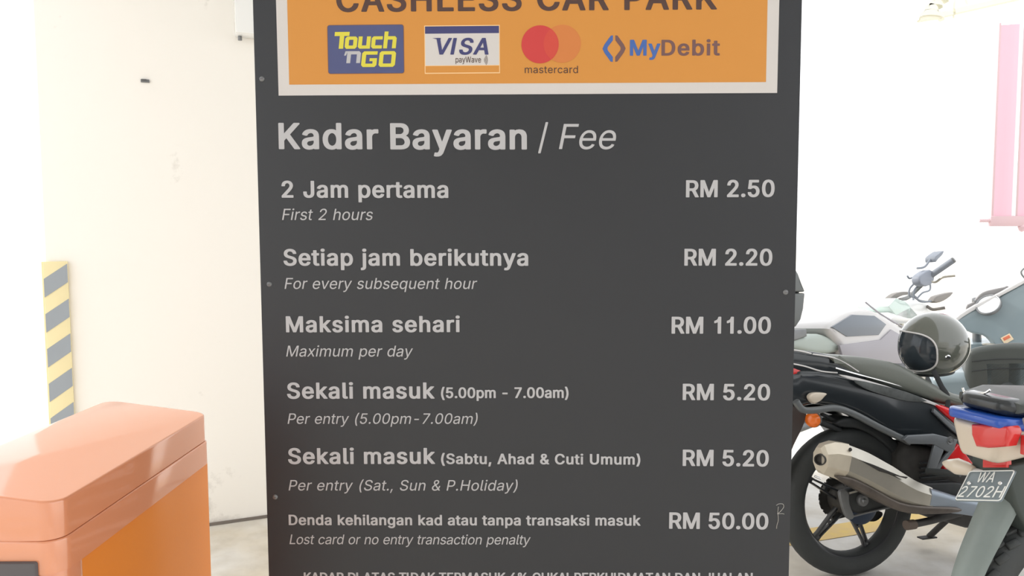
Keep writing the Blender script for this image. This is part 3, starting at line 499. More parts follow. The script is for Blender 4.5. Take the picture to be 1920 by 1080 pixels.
('C', 1): [536, [262,-20,208,-14,158,1,112,28,78,61,52,100,32,146,20,196,16,258,20,310,32,360,52,408,80,448,112,480,160,509,208,523,270,529,316,525,358,514,392,499,426,476,452,450,471,422,487,386,495,356,496,344,488,337,470,335,410,335,392,337,386,342,372,380,359,398,330,424,292,440,278,442,248,440,212,428,198,420,181,404,155,370,139,334,130,298,127,246,131,206,142,166,157,134,176,109,204,85,230,73,252,67,272,66,296,70,322,81,332,86,350,101,372,130,385,164,392,171,410,173,482,172,492,168,496,164,496,158,487,122,472,86,449,54,426,32,390,9,356,-6,316,-16]],
('D', 1): [528, [48,-12,38,-6,36,2,36,506,38,514,44,520,62,522,268,519,310,512,334,504,356,495,398,469,434,432,459,390,474,346,483,298,485,266,482,204,474,162,463,128,439,84,421,62,396,40,352,13,298,-5,270,-10,224,-13], [151,70,236,71,286,84,308,96,335,120,350,143,362,170,370,196,373,218,375,264,373,294,367,322,358,350,344,376,324,401,304,416,272,430,240,437,152,438,150,436,149,72]],
('E', 1): [445, [48,-12,38,-6,36,2,36,506,38,514,44,520,62,522,368,522,382,521,390,518,394,514,396,506,396,454,394,446,388,442,368,439,152,439,149,436,149,302,150,300,352,299,368,297,374,294,378,290,379,282,379,230,376,222,368,218,352,216,150,215,149,212,149,72,152,70,372,70,390,68,397,62,399,54,399,2,397,-6,390,-11,372,-13,62,-13]],
('F', 1): [436, [48,-12,38,-6,36,2,36,506,38,514,44,520,62,522,366,522,382,520,388,517,391,514,393,506,393,454,391,446,384,441,366,439,152,439,149,436,150,292,152,291,342,291,362,288,368,283,370,274,369,216,362,211,342,208,150,207,149,204,149,2,147,-6,140,-11,122,-13]],
('G', 1): [546, [264,-20,208,-14,158,1,116,25,81,58,55,94,34,142,21,190,16,244,19,304,31,358,50,404,77,446,108,477,154,507,198,521,258,528,310,525,348,516,384,503,422,479,450,452,471,422,488,388,497,352,497,344,490,339,470,336,410,336,392,338,385,344,370,378,348,406,322,427,292,439,268,443,246,440,218,432,196,419,168,390,147,356,134,318,128,280,128,228,136,184,149,148,169,116,190,95,204,85,244,69,268,66,294,69,316,77,346,96,370,124,385,160,388,184,384,186,286,186,272,187,264,190,260,194,259,202,259,252,260,261,266,266,286,269,474,269,488,268,496,265,501,260,502,252,502,184,495,140,482,102,457,60,424,28,382,3,328,-14]],
('H', 1): [543, [48,-12,38,-6,36,2,36,506,38,515,46,520,62,522,122,522,140,520,147,514,149,506,149,304,150,303,364,302,368,304,368,506,370,514,376,520,394,522,454,522,470,520,476,517,479,514,481,506,481,2,478,-6,470,-11,454,-13,394,-13,376,-11,370,-6,368,2,368,216,366,218,152,219,149,216,149,2,147,-6,140,-11,122,-13]],
('I', 1): [236, [20,-12,10,-6,8,2,8,506,12,516,22,521,106,521,118,516,121,506,121,2,118,-8,106,-12,34,-13]],
('J', 1): [422, [180,-20,136,-15,100,-4,64,16,45,34,28,60,16,92,10,128,9,170,11,178,20,184,36,186,94,186,114,183,120,178,122,170,123,128,128,108,131,100,144,81,164,68,180,64,190,64,212,72,227,82,242,106,248,138,249,512,256,520,274,522,332,522,352,519,358,514,360,506,360,136,358,114,351,82,344,64,331,42,312,22,286,4,258,-9,242,-13,214,-18]],
('K', 1): [493, [48,-12,38,-6,36,2,36,506,38,514,44,520,62,522,134,521,142,519,147,514,149,506,149,312,150,309,344,517,350,520,366,522,444,522,458,521,466,518,471,510,469,500,282,300,271,286,471,6,471,-6,464,-11,446,-13,374,-13,358,-11,352,-8,198,206,194,209,164,178,149,160,149,2,147,-6,140,-11,122,-13]],
('L', 1): [419, [48,-12,38,-6,36,2,36,506,40,516,50,521,134,521,146,516,149,506,149,72,152,70,358,70,374,68,383,62,385,54,385,2,383,-6,378,-10,358,-13,62,-13]],
('M', 1): [654, [48,-12,38,-6,36,2,36,506,40,516,46,520,62,522,148,522,164,520,175,514,314,153,453,514,462,520,478,522,564,522,580,520,588,516,592,506,592,2,588,-7,580,-11,564,-13,506,-13,488,-11,482,-6,480,2,480,278,478,283,365,-6,358,-10,350,-12,288,-13,270,-11,262,-4,146,287,145,282,146,2,144,-6,134,-11,118,-13]],
('N', 1): [549, [48,-12,38,-6,36,2,36,506,38,515,46,520,62,522,132,522,148,520,158,515,372,178,375,180,375,506,377,514,386,520,402,522,460,522,476,520,482,517,485,514,487,506,487,2,484,-6,476,-11,460,-13,390,-13,374,-11,364,-6,150,333,148,330,148,-4,140,-11,122,-13]],
('O', 1): [559, [262,-20,208,-14,158,1,112,28,78,61,52,100,32,146,20,202,16,258,20,310,32,360,52,408,80,448,116,483,158,508,208,523,268,529,326,523,374,508,420,480,453,448,482,408,501,360,514,304,517,250,513,196,500,144,482,100,454,60,420,28,374,1,326,-14], [262,66,292,70,316,78,342,94,363,114,382,142,396,178,404,212,406,246,401,308,395,334,379,370,364,392,340,416,314,431,288,440,268,443,242,440,216,430,192,415,169,390,152,366,138,332,131,300,127,256,130,212,137,176,152,142,171,114,193,92,214,79,244,69]],
('P', 1): [471, [48,-12,38,-6,36,2,36,506,38,514,44,520,62,522,270,520,318,510,348,498,370,484,394,462,408,444,421,414,431,370,433,338,428,306,422,284,414,264,401,240,368,209,342,193,316,183,292,177,244,173,150,172,149,170,149,2,147,-6,140,-11,122,-13], [151,256,248,257,270,262,286,272,299,282,309,296,315,312,319,326,320,356,318,370,312,390,308,400,292,419,274,431,248,438,150,438,149,436,149,258]],
('R', 1): [475, [48,-12,38,-6,36,2,36,506,38,514,44,520,62,522,260,521,318,511,358,494,382,477,397,462,416,432,422,418,430,386,433,366,433,336,426,302,413,266,402,249,382,228,344,202,448,10,451,2,450,-6,440,-11,424,-13,356,-13,342,-12,334,-9,326,2,228,183,224,185,152,185,149,182,149,2,147,-6,140,-11,122,-13], [151,268,236,268,270,273,288,282,304,296,316,318,320,338,320,368,313,394,296,417,280,429,260,436,244,438,150,438,149,436,149,270]],
('S', 1): [473, [218,-22,172,-18,130,-9,100,4,70,23,50,42,31,72,21,98,14,136,18,145,28,149,100,150,120,147,127,140,138,106,144,96,154,86,180,71,212,63,238,63,268,71,296,88,314,110,321,130,320,150,314,166,300,181,286,190,262,200,148,235,100,256,72,274,56,290,41,314,31,346,28,376,35,416,48,446,71,474,96,495,136,514,178,525,232,529,274,525,310,516,342,504,374,482,390,466,410,438,420,408,425,380,423,372,416,367,398,365,340,365,320,368,315,372,310,392,303,406,294,418,282,428,266,437,246,443,214,445,200,443,179,434,166,427,152,412,144,398,140,384,139,368,143,354,157,336,182,321,220,307,318,278,350,264,380,246,404,222,421,196,430,166,432,134,427,96,415,68,400,44,374,21,344,2,312,-10,272,-19]],
('T', 1): [475, [182,-12,172,-7,169,2,169,436,166,439,34,439,16,441,10,446,8,454,8,506,10,514,16,520,34,522,414,522,432,520,439,514,441,506,441,454,439,446,434,442,414,439,284,439,281,436,280,-4,276,-8,266,-12]],
('U', 1): [543, [228,-20,182,-12,160,-5,122,14,96,32,82,46,64,71,49,100,42,128,36,162,36,506,38,514,44,520,62,522,132,521,140,519,146,514,148,506,148,174,151,152,158,130,175,102,196,84,228,69,258,65,286,69,306,76,316,81,336,96,358,128,366,150,369,172,369,506,371,514,380,520,396,522,454,522,472,520,479,514,481,506,481,162,475,124,467,98,456,74,442,55,420,32,394,14,366,-2,334,-12,306,-18,264,-21]],
('V', 1): [506, [192,-12,184,-8,180,-2,-1,488,-7,506,-6,514,0,520,18,522,92,521,100,519,107,514,218,202,240,136,242,137,247,150,372,514,382,520,398,522,460,522,480,519,485,514,486,510,483,496,301,-6,290,-11,274,-13]],
('W', 1): [712, [144,-12,134,-7,130,2,-7,502,-7,510,-4,516,2,520,18,522,78,522,94,520,104,514,192,178,194,176,284,514,290,520,308,522,376,522,390,521,398,518,403,512,407,498,489,184,492,175,581,514,590,520,606,522,666,522,682,520,690,516,693,506,689,490,555,2,550,-7,542,-11,526,-13,458,-13,442,-11,433,-6,346,314,342,322,252,-6,242,-11,226,-13]],
('a', 1): [415, [156,-22,116,-18,80,-7,52,9,31,30,17,54,8,86,7,120,13,150,24,172,40,189,56,201,80,213,126,225,226,239,246,245,251,252,251,270,247,284,237,300,224,310,204,317,182,316,152,304,138,292,123,268,116,264,88,262,26,280,18,286,18,296,32,324,46,342,68,362,98,379,130,390,172,396,204,397,250,391,284,380,316,361,339,336,354,302,361,256,360,-4,356,-8,346,-12,280,-13,260,-10,255,-6,252,0,250,0,244,-4,210,-16], [166,58,184,60,202,66,218,74,235,90,245,108,250,122,250,164,156,150,136,141,123,128,118,116,116,102,118,90,123,80,134,70,144,64]],
('b', 1): [450, [212,-20,176,-15,150,-4,138,4,132,-7,120,-12,56,-13,40,-11,31,-6,29,2,29,506,31,514,36,519,56,522,110,522,126,520,136,514,138,506,139,374,140,374,160,386,176,391,214,397,270,394,310,381,336,367,358,348,381,320,400,278,412,226,414,168,405,116,385,64,362,33,348,18,322,1,288,-13,276,-16,230,-21], [214,60,230,61,248,68,260,76,277,92,289,112,297,136,302,160,304,184,302,218,297,244,282,276,274,288,250,309,232,315,222,317,208,315,190,309,178,301,164,286,152,268,145,248,138,218,137,200,138,158,144,132,153,110,163,92,179,76,196,66]],
('c', 1): [422, [188,-20,154,-16,120,-5,102,5,86,15,71,28,59,40,42,64,23,104,13,146,10,190,13,230,23,272,40,308,60,336,86,361,118,381,154,392,204,397,246,395,274,388,300,378,330,361,350,342,363,326,376,304,384,284,385,272,376,266,318,251,292,250,286,252,280,256,270,278,261,290,254,298,238,309,216,316,204,317,182,311,170,305,154,290,140,270,130,246,122,214,120,192,122,158,129,132,139,108,154,86,162,78,176,68,200,60,224,62,248,73,269,94,281,122,290,128,316,129,376,114,384,108,386,98,377,72,364,50,344,28,318,8,300,-2,270,-13,224,-20]],
('d', 1): [450, [180,-20,136,-13,98,3,62,33,37,68,19,114,11,168,12,226,24,278,44,320,67,348,88,367,114,381,154,394,210,397,250,390,264,385,284,372,286,374,287,506,289,514,298,520,314,522,368,522,388,519,394,514,396,506,396,2,394,-6,384,-11,368,-13,304,-12,292,-7,288,4,286,5,274,-4,242,-16,198,-21], [199,60,216,61,232,68,246,76,262,92,272,110,280,132,286,158,288,184,286,222,282,238,273,266,264,280,246,300,236,307,222,313,206,317,192,315,176,310,163,300,146,282,135,264,128,244,122,218,120,192,122,156,127,136,136,110,148,91,164,75,178,66]],
('e', 1): [430, [192,-20,160,-17,122,-6,88,13,66,32,56,44,41,64,28,92,16,132,10,174,12,220,20,260,34,298,56,332,82,358,112,378,146,390,196,397,244,394,282,384,318,366,346,342,366,316,381,282,391,244,395,208,394,164,386,158,368,156,124,156,122,152,124,138,132,114,144,94,162,77,176,68,206,60,218,60,236,64,256,74,273,90,284,112,296,117,318,117,378,103,387,96,388,88,380,64,367,44,350,26,326,8,304,-4,274,-14,216,-21], [124,234,278,234,282,238,268,276,250,298,238,308,228,312,202,316,186,314,166,304,144,282,130,258,123,236]],
('g', 1): [451, [202,-164,138,-156,96,-141,84,-135,67,-124,40,-94,29,-76,29,-64,36,-57,82,-31,90,-29,110,-29,122,-34,152,-66,168,-76,182,-81,200,-84,232,-81,254,-70,270,-58,277,-48,284,-32,287,-10,287,12,284,14,262,2,234,-5,192,-8,172,-7,140,-2,108,9,80,26,66,38,43,66,30,90,16,132,11,162,10,202,14,236,22,270,38,310,60,342,92,370,130,387,154,394,174,396,202,397,228,395,256,389,286,373,289,374,292,386,302,391,368,392,388,389,394,384,396,376,396,-14,388,-64,382,-82,367,-104,350,-120,328,-136,306,-147,280,-155,250,-161], [199,72,216,73,234,79,248,88,263,102,275,122,281,140,287,162,288,180,287,222,282,244,273,268,259,288,244,302,228,311,202,317,192,315,172,307,162,300,146,282,136,266,127,242,122,220,120,196,123,158,127,142,136,118,147,102,164,86,178,78]],
('h', 1): [436, [42,-12,32,-7,29,2,29,506,32,516,42,521,124,521,134,516,138,506,138,378,140,376,172,390,210,396,226,397,278,391,310,380,336,362,353,344,366,320,373,300,380,266,381,2,379,-6,374,-10,354,-13,286,-12,278,-10,274,-6,272,2,271,246,269,256,264,276,246,301,230,311,214,315,202,315,178,306,162,294,148,274,141,256,138,228,138,2,136,-6,126,-11,110,-13]],
('i', 1): [193, [42,-12,32,-7,29,2,30,382,36,389,56,392,126,390,136,384,138,376,137,-4,130,-10,122,-12], [82,430,50,435,30,450,21,462,17,482,21,504,32,519,52,532,84,537,116,532,134,520,146,504,150,482,146,464,136,448,118,436,96,431]],
('j', 1): [193, [-10,-156,-26,-154,-33,-148,-34,-90,-32,-82,-26,-76,2,-73,14,-68,23,-58,28,-40,30,382,36,389,56,392,126,390,136,384,138,376,136,-52,131,-78,122,-100,110,-117,94,-131,76,-142,46,-152], [80,430,50,435,34,445,28,452,21,462,17,482,21,504,32,520,52,532,82,537,116,532,134,520,146,504,150,482,146,464,136,448,118,436,96,431]],
('k', 1): [407, [42,-12,32,-7,29,2,29,506,32,516,42,521,124,521,134,516,138,506,138,262,140,262,266,389,286,392,356,392,372,390,382,384,383,376,379,368,252,240,232,218,230,214,393,8,395,-2,394,-6,388,-10,368,-13,296,-13,276,-10,269,-4,150,146,140,138,138,132,138,2,136,-6,126,-11,110,-13]],
('l', 1): [215, [124,-14,90,-9,60,6,43,26,30,62,29,506,32,516,42,521,124,521,134,516,138,506,139,82,143,70,148,66,180,66,192,60,204,2,200,-5,190,-9,140,-15]],
('m', 1): [636, [42,-12,32,-7,29,2,29,376,31,384,34,388,42,391,56,392,122,391,132,386,138,376,154,386,192,397,208,399,242,398,262,394,284,386,302,374,320,356,350,378,362,385,396,395,444,399,458,398,498,389,528,373,554,348,573,312,580,268,581,2,579,-6,576,-8,570,-11,554,-13,498,-13,480,-11,474,-6,472,2,472,254,470,272,462,292,448,307,430,315,418,317,404,315,386,305,371,288,361,266,359,250,359,2,357,-6,350,-11,332,-13,276,-13,260,-11,254,-8,252,-6,250,2,249,270,241,292,228,306,212,314,196,316,186,315,166,303,150,286,140,262,138,242,138,2,136,-6,126,-11,110,-13]],
('n', 1): [436, [42,-12,32,-7,29,2,29,376,31,384,40,390,56,392,120,391,132,386,136,376,138,375,172,390,226,397,278,391,308,381,334,363,353,344,366,320,373,300,380,268,381,2,379,-6,372,-11,354,-13,286,-12,278,-10,274,-6,272,2,271,248,264,276,249,298,230,311,212,315,200,315,180,307,163,294,148,274,141,256,138,228,138,2,136,-6,126,-11,110,-13]],
('o', 1): [441, [188,-20,154,-16,120,-5,102,5,86,15,71,28,59,40,42,64,23,104,13,146,10,190,13,230,23,272,40,308,60,336,86,361,118,381,158,393,204,397,256,393,294,382,328,361,355,336,376,308,392,272,402,230,405,190,402,146,392,104,377,68,356,41,330,16,296,-4,262,-15,210,-21], [200,60,216,60,236,66,252,77,268,92,280,112,288,134,293,156,295,182,294,214,290,236,280,262,269,282,250,301,238,309,218,315,208,316,196,315,177,308,164,301,149,284,138,266,129,244,122,214,120,190,122,158,126,140,136,112,143,100,150,90,166,74,178,67]],
('p', 1): [450, [54,-156,34,-152,30,-148,29,-140,29,376,31,384,40,390,56,392,122,391,128,389,134,384,136,374,138,373,154,384,180,392,214,397,244,397,280,391,312,380,346,359,374,330,394,294,405,260,414,208,413,160,405,116,391,76,370,40,350,22,332,7,292,-12,244,-21,194,-19,158,-8,140,3,139,2,138,-140,136,-148,130,-153,122,-155], [214,60,230,61,248,68,260,76,277,92,289,112,297,136,302,160,304,184,302,218,297,244,282,276,274,288,250,309,232,315,222,317,208,315,190,309,178,301,164,286,152,268,145,248,138,218,137,200,138,158,144,132,153,110,163,92,179,76,196,66]],
('q', 1): [450, [312,-156,294,-153,290,-150,287,-142,286,3,284,4,260,-10,232,-18,216,-20,164,-19,124,-10,82,14,54,42,31,82,18,120,11,164,11,212,19,260,32,298,54,334,82,362,118,383,144,391,180,397,210,397,244,392,268,384,286,372,289,374,291,384,296,389,302,391,368,392,384,390,394,384,396,376,396,-142,394,-150,382,-155], [199,60,216,61,232,68,246,76,262,92,272,110,280,132,286,158,288,184,286,222,282,238,273,266,264,280,246,300,236,307,222,313,206,317,192,315,176,310,163,300,146,282,135,264,128,244,122,218,120,192,122,156,127,136,136,110,148,91,164,75,178,66]],
('r', 1): [285, [42,-12,32,-7,29,2,29,376,31,384,36,389,44,391,108,392,128,389,134,384,136,379,138,379,148,385,184,396,240,397,260,394,266,388,267,380,267,324,264,316,252,310,240,309,206,312,184,307,162,294,146,272,141,258,138,242,138,2,136,-6,126,-11,110,-13]],
('s', 1): [391, [152,-20,118,-14,92,-6,64,9,50,20,31,42,20,64,13,90,15,100,24,106,82,119,106,118,117,112,126,88,140,72,158,62,184,59,210,64,226,73,240,88,243,98,243,110,237,122,224,133,204,141,118,163,80,179,55,196,44,208,33,224,27,244,23,278,28,308,40,334,60,357,88,376,114,388,148,395,182,397,210,396,252,389,276,380,296,368,318,348,329,334,346,296,347,288,344,283,334,278,280,265,254,266,246,270,232,296,214,312,194,318,180,318,158,312,140,298,133,280,135,264,144,252,158,244,268,214,304,196,324,181,333,172,345,154,352,132,355,100,351,74,342,52,328,32,308,14,280,-2,256,-11,226,-18,186,-21]],
('t', 1): [253, [144,-16,122,-12,102,-6,90,0,71,14,54,36,47,52,41,92,41,310,38,314,8,314,-10,316,-15,320,-18,328,-18,376,-14,386,-4,391,38,392,41,394,41,468,44,478,54,483,122,484,136,483,144,480,148,476,150,468,150,394,152,392,216,390,226,384,228,376,228,330,224,320,216,316,200,314,152,314,150,310,151,84,155,72,164,65,200,67,214,65,224,60,236,4,236,-2,228,-9,202,-15,170,-17]],
('u', 1): [436, [178,-18,126,-11,86,7,58,34,39,72,31,102,29,126,29,376,31,384,40,390,56,392,122,391,130,389,136,384,138,376,138,138,141,114,151,92,166,76,186,66,202,64,216,67,232,73,244,82,262,106,270,126,272,146,272,376,274,384,280,390,298,392,354,392,372,390,379,384,381,376,381,2,379,-6,372,-11,354,-13,288,-12,278,-8,272,5,238,-10,210,-16]],
('v', 1): [415, [152,-12,142,-8,137,2,-5,372,-5,384,4,390,20,392,92,391,100,389,106,385,194,145,282,385,292,390,308,392,368,392,388,389,393,384,394,380,392,368,249,-6,238,-11,222,-13]],
('x', 1): [405, [10,-12,4,-10,-1,-6,-1,6,127,194,8,370,6,380,8,386,16,390,32,392,96,392,116,389,124,382,190,281,193,282,258,382,264,389,284,392,348,392,364,390,372,386,375,380,373,370,252,192,379,8,381,-2,378,-7,370,-11,354,-13,290,-13,276,-12,268,-9,263,-4,191,106,188,107,115,-4,110,-8,104,-11,88,-13]],
('y', 1): [415, [78,-158,54,-156,36,-151,28,-148,24,-144,25,-132,37,-84,40,-78,48,-75,62,-73,88,-77,98,-74,104,-70,113,-62,121,-48,138,0,-4,368,-6,376,-5,384,4,390,20,392,92,391,100,389,106,385,194,145,282,385,292,390,308,392,368,392,388,389,393,384,394,380,392,368,228,-60,210,-98,182,-129,162,-143,144,-150,122,-156]],
}

def glyph(ch, bold):
    """advance and closed contours of a letter, in thousandths"""
    row = FONT[ch, 1 if bold else 0]
    return row[0], [[(c[i], c[i + 1]) for i in range(0, len(c), 2)] for c in row[1:]]

def flat_from_contours(name, cons, m, parent, depth, th=.0004):
    """flat print: contours in (x, z), even-odd filled, th thick, its back at y = depth"""
    cu = bpy.data.curves.new(name, 'CURVE'); cu.dimensions = '2D'; cu.fill_mode = 'BOTH'; cu.extrude = th / 2
    for c in cons:
        sp = cu.splines.new('POLY'); sp.points.add(len(c) - 1)
        for q, (x, z) in zip(sp.points, c): q.co = (x, z, 0, 1)
        sp.use_cyclic_u = True
    t = bpy.data.objects.new(name, cu); S.collection.objects.link(t)
    me = bpy.data.meshes.new_from_object(t, depsgraph=bpy.context.evaluated_depsgraph_get())
    bpy.data.objects.remove(t); bpy.data.curves.remove(cu)
    me.transform(Matrix(((1, 0, 0, 0), (0, 0, -1, depth - th / 2), (0, 1, 0, 0), (0, 0, 0, 1))))
    me.name = name; me.materials.clear(); me.materials.append(m)
    o = bpy.data.objects.new(name, me); S.collection.objects.link(o); o.parent = parent
    return o

def lettering(s, x0, x1, z0, z1, cap, bold, shear, m, parent, depth=-.0006, name='lettering', M=None):
    sc = cap / (531 if bold else 509)
    sp = 228
    advs = [sp if c == ' ' else glyph(c, bold)[0] for c in s]
    g0 = min(p[0] for c in glyph(s[0], bold)[1] for p in c)
    gl = max(p[0] + shear * p[1] for c in glyph(s[-1], bold)[1] for p in c)
    g0s = min(p[0] + shear * p[1] for c in glyph(s[0], bold)[1] for p in c)
    nat = sum(advs[:-1]) + gl - g0s
    W = (x1 - x0) / sc
    xs = W / nat if len(s) < 3 or W / nat < .88 else min(max((W / nat) ** .5, .9), 1.1)
    tr = 0 if len(s) < 3 else (W - nat * xs) / (len(s) - 1)
    slope = (z1 - z0) / (x1 - x0)
    cons = []; words = [cons]; pen = -g0s * xs
    for c, a in zip(s, advs):
        if c == ' ' and cap > .035: cons = []; words.append(cons)      # large words are parts of their own
        if c != ' ':
            for con in glyph(c, bold)[1]:
                pts = []
                for gx, gy in con:
                    X = x0 + sc * (pen + (gx + shear * gy) * xs)
                    pts.append((X, z0 + sc * gy + slope * (X - x0)))
                cons.append(pts)
        pen += a * xs + tr
    return [flat_from_contours(name, wd, m, parent, depth) for wd in words][0]

def rrect(x0, z0, x1, z1, r=0, n=5):
    if not r: return [(x0, z0), (x1, z0), (x1, z1), (x0, z1)]
    out = []
    for cx, cz, a in ((x1 - r, z0 + r, -90), (x1 - r, z1 - r, 0), (x0 + r, z1 - r, 90), (x0 + r, z0 + r, 180)):
        for k in range(n + 1):
            an = R(a + 90 * k / n); out.append((cx + r * math.cos(an), cz + r * math.sin(an)))
    return out
def circ(cx, cz, r, n=48): return [(cx + r * math.cos(2 * PI * k / n), cz + r * math.sin(2 * PI * k / n)) for k in range(n)]

SIGN_M = Matrix.Translation((.021, 1.45, 0)) @ Matrix.Rotation(R(-1.27), 4, 'Z')
sign = empty('fee_sign', None, 'tall black parking fee board with orange cashless payment header and grey printed prices', 'sign', SIGN_M)
box('panel', (.0055, .0035, 1.15), (1.005, .006, 2.0), panel_black, sign)
box('backing_sheet', (.0035, .0085, 1.15), (1.005, .004, 2.0), alu, sign)
for x in (-.455, .465):
    box('post', (x, .0355, 1.075), (.05, .05, 2.15), steel, sign, .003)
    box('base_plate', (x, .0355, .005), (.16, .16, .01), steel, sign, .002)
for z in (.45, 1.9):
    box('cross_bar', (.005, .0355, z), (.87, .04, .04), steel, sign, .003)
for x, z in ((-.484, 1.6333), (-.4805, 1.2511), (-.4803, .8389), (.4899, 1.2338), (-.484, 2.02), (.488, 2.02), (.4885, .42), (-.4803, .42)):
    bm = bmesh.new()
    add_lathe(bm, [(0, .0022), (.0028, .002), (.0046, .0009), (.0050, 0), (.0050, -.001), (0, -.001)], 16, Matrix.Translation((x, 0, z)) @ Matrix.Rotation(R(90), 4, 'X'))
    s_ = finish('screw', bm, grey_metal, sign)
    box('screw_slot', (x, -.0023, z), (.0055, .0006, .0012), dark_panel, s_)

fr_w = flat_from_contours('header_border', [[(-.4534, 1.6025), (.4663, 1.6003), (.4672, 1.93), (-.4540, 1.93)]], ink_frame, sign, 0, .0004)
fr_o = flat_from_contours('header_field', [[(-.4330, 1.6223), (.4455, 1.6200), (.4455, 1.908), (-.4330, 1.908)]], ink_orange, sign, -.0004, .0003)
INK = {0: ink_white, 1: ink_brown, 2: ink_navy, 3: ink_brown, 4: ink_blue, 5: ink_debit, 6: ink_yellow, 7: ink_white}
TEXT = [
    ("Kadar", -0.4555, -0.2684, 1.5051, 1.5036, 0.0482, 1, 0.00, 0),
    ("Bayaran", -0.2465, 0.0077, 1.5034, 1.5016, 0.0480, 1, 0.00, 0),
    ("/", 0.0285, 0.0470, 1.5014, 1.5013, 0.0478, 1, 0.22, 0),
    ("Fee", 0.0670, 0.1725, 1.5010, 1.5003, 0.0459, 0, 0.20, 0),
    ("2 Jam pertama", -0.4525, -0.1392, 1.4146, 1.4126, 0.0313, 1, 0.00, 0),
    ("First 2 hours", -0.4529, -0.2813, 1.3722, 1.3713, 0.0210, 0, 0.20, 0),
    ("Setiap jam berikutnya", -0.4522, 0.0097, 1.2870, 1.2854, 0.0312, 1, 0.00, 0),
    ("For every subsequent hour", -0.4516, -0.0864, 1.2423, 1.2413, 0.0207, 0, 0.20, 0),
    ("Maksima sehari", -0.4508, -0.1199, 1.1602, 1.1603, 0.0306, 1, 0.00, 0),
    ("Maximum per day", -0.4517, -0.2094, 1.1131, 1.1130, 0.0208, 0, 0.20, 0),
    ("Sekali masuk", -0.4519, -0.1692, 1.0323, 1.0328, 0.0310, 1, 0.00, 0),
    ("(5.00pm - 7.00am)", -0.1570, 0.0855, 1.0335, 1.0340, 0.0205, 1, 0.00, 0),
    ("Per entry (5.00pm-7.00am)", -0.4523, -0.0875, 0.9829, 0.9834, 0.0202, 0, 0.20, 0),
    ("Sekali masuk", -0.4532, -0.1696, 0.9049, 0.9060, 0.0311, 1, 0.00, 0),
    ("(Sabtu, Ahad & Cuti Umum)", -0.1583, 0.2222, 0.9057, 0.9054, 0.0203, 1, 0.00, 0),
    ("Per entry (Sat., Sun & P.Holiday)", -0.4537, -0.0117, 0.8523, 0.8535, 0.0205, 0, 0.20, 0),
    ("Denda kehilangan kad atau tanpa transaksi masuk", -0.4551, 0.2237, 0.7842, 0.7861, 0.0204, 1, 0.00, 0),
    ("Lost card or no entry transaction penalty", -0.4546, 0.0130, 0.7458, 0.7474, 0.0191, 0, 0.20, 0),
    ("KADAR DI ATAS TIDAK TERMASUK 6% CUKAI PERKHIDMATAN DAN JUALAN", -0.4283, 0.4391, 0.6713, 0.6757, 0.0182, 1, 0.00, 0),
    ("RM 2.50", 0.3023, 0.4654, 1.4116, 1.4116, 0.0314, 1, 0.00, 0),
    ("RM 2.20", 0.3009, 0.4639, 1.2848, 1.2843, 0.0313, 1, 0.00, 0),
    ("RM 11.00", 0.2786, 0.4638, 1.1570, 1.1568, 0.0318, 1, 0.00, 0),
    ("RM 5.20", 0.3009, 0.4649, 1.0305, 1.0299, 0.0311, 1, 0.00, 0),
    ("RM 5.20", 0.3025, 0.4650, 0.9034, 0.9026, 0.0315, 1, 0.00, 0),
    ("RM 50.00", 0.2782, 0.4668, 0.7807, 0.7800, 0.0319, 1, 0.00, 0),
    ("CASHLESS CAR PARK", -0.3422, 0.3540, 1.7541, 1.7517, 0.0440, 1, 0.00, 1),
    ("VISA", -0.1580, -0.0625, 1.6751, 1.6742, 0.0298, 1, 0.20, 2),
    ("payWave", -0.1232, -0.0764, 1.6598, 1.6594, 0.0106, 0, 0.00, 3),
    ("mastercard", 0.0041, 0.1019, 1.6397, 1.6389, 0.0130, 0, 0.00, 1),
    ("My", 0.1967, 0.2524, 1.6701, 1.6698, 0.0283, 1, 0.00, 4),
    ("Debit", 0.2543, 0.3607, 1.6697, 1.6691, 0.0282, 1, 0.00, 5),
    ("Touch", -0.3495, -0.2298, 1.6871, 1.6860, 0.0299, 1, 0.08, 6),
    ("n", -0.3262, -0.2995, 1.6611, 1.6609, 0.0271, 1, 0.08, 7),
    ("GO", -0.2986, -0.2333, 1.6536, 1.6530, 0.0280, 1, 0.08, 6),
    ("'", -0.3322, -0.3253, 1.6611, 1.6611, 0.0290, 1, 0.08, 7),
]
HEAD = -.0008
touch = flat_from_contours('fare_card_logo', [rrect(-.359, 1.6418, -.2191, 1.7288, .004)], ink_card, sign, HEAD, .0003)
flat_from_contours('card_rim', [rrect(-.3598, 1.641, -.2183, 1.7296, .0045), rrect(-.3588, 1.642, -.2193, 1.7286, .004)], ink_debit, touch, HEAD - .0001, .0003)
visa = flat_from_contours('bank_card_logo', [rrect(-.1805, 1.6398, -.0416, 1.7269)], mat('cream_ink', srgb(236, 200, 150), .5), sign, HEAD, .0003)
flat_from_contours('navy_band', [rrect(-.1791, 1.7122, -.0430, 1.7253)], ink_navy, visa, HEAD - .0003, .0002)
flat_from_contours('white_field', [rrect(-.1791, 1.6548, -.0430, 1.7122)], ink_frame, visa, HEAD - .0003, .0002)
flat_from_contours('orange_band', [rrect(-.1791, 1.6416, -.0430, 1.6537)], ink_orange, visa, HEAD - .0003, .0002)
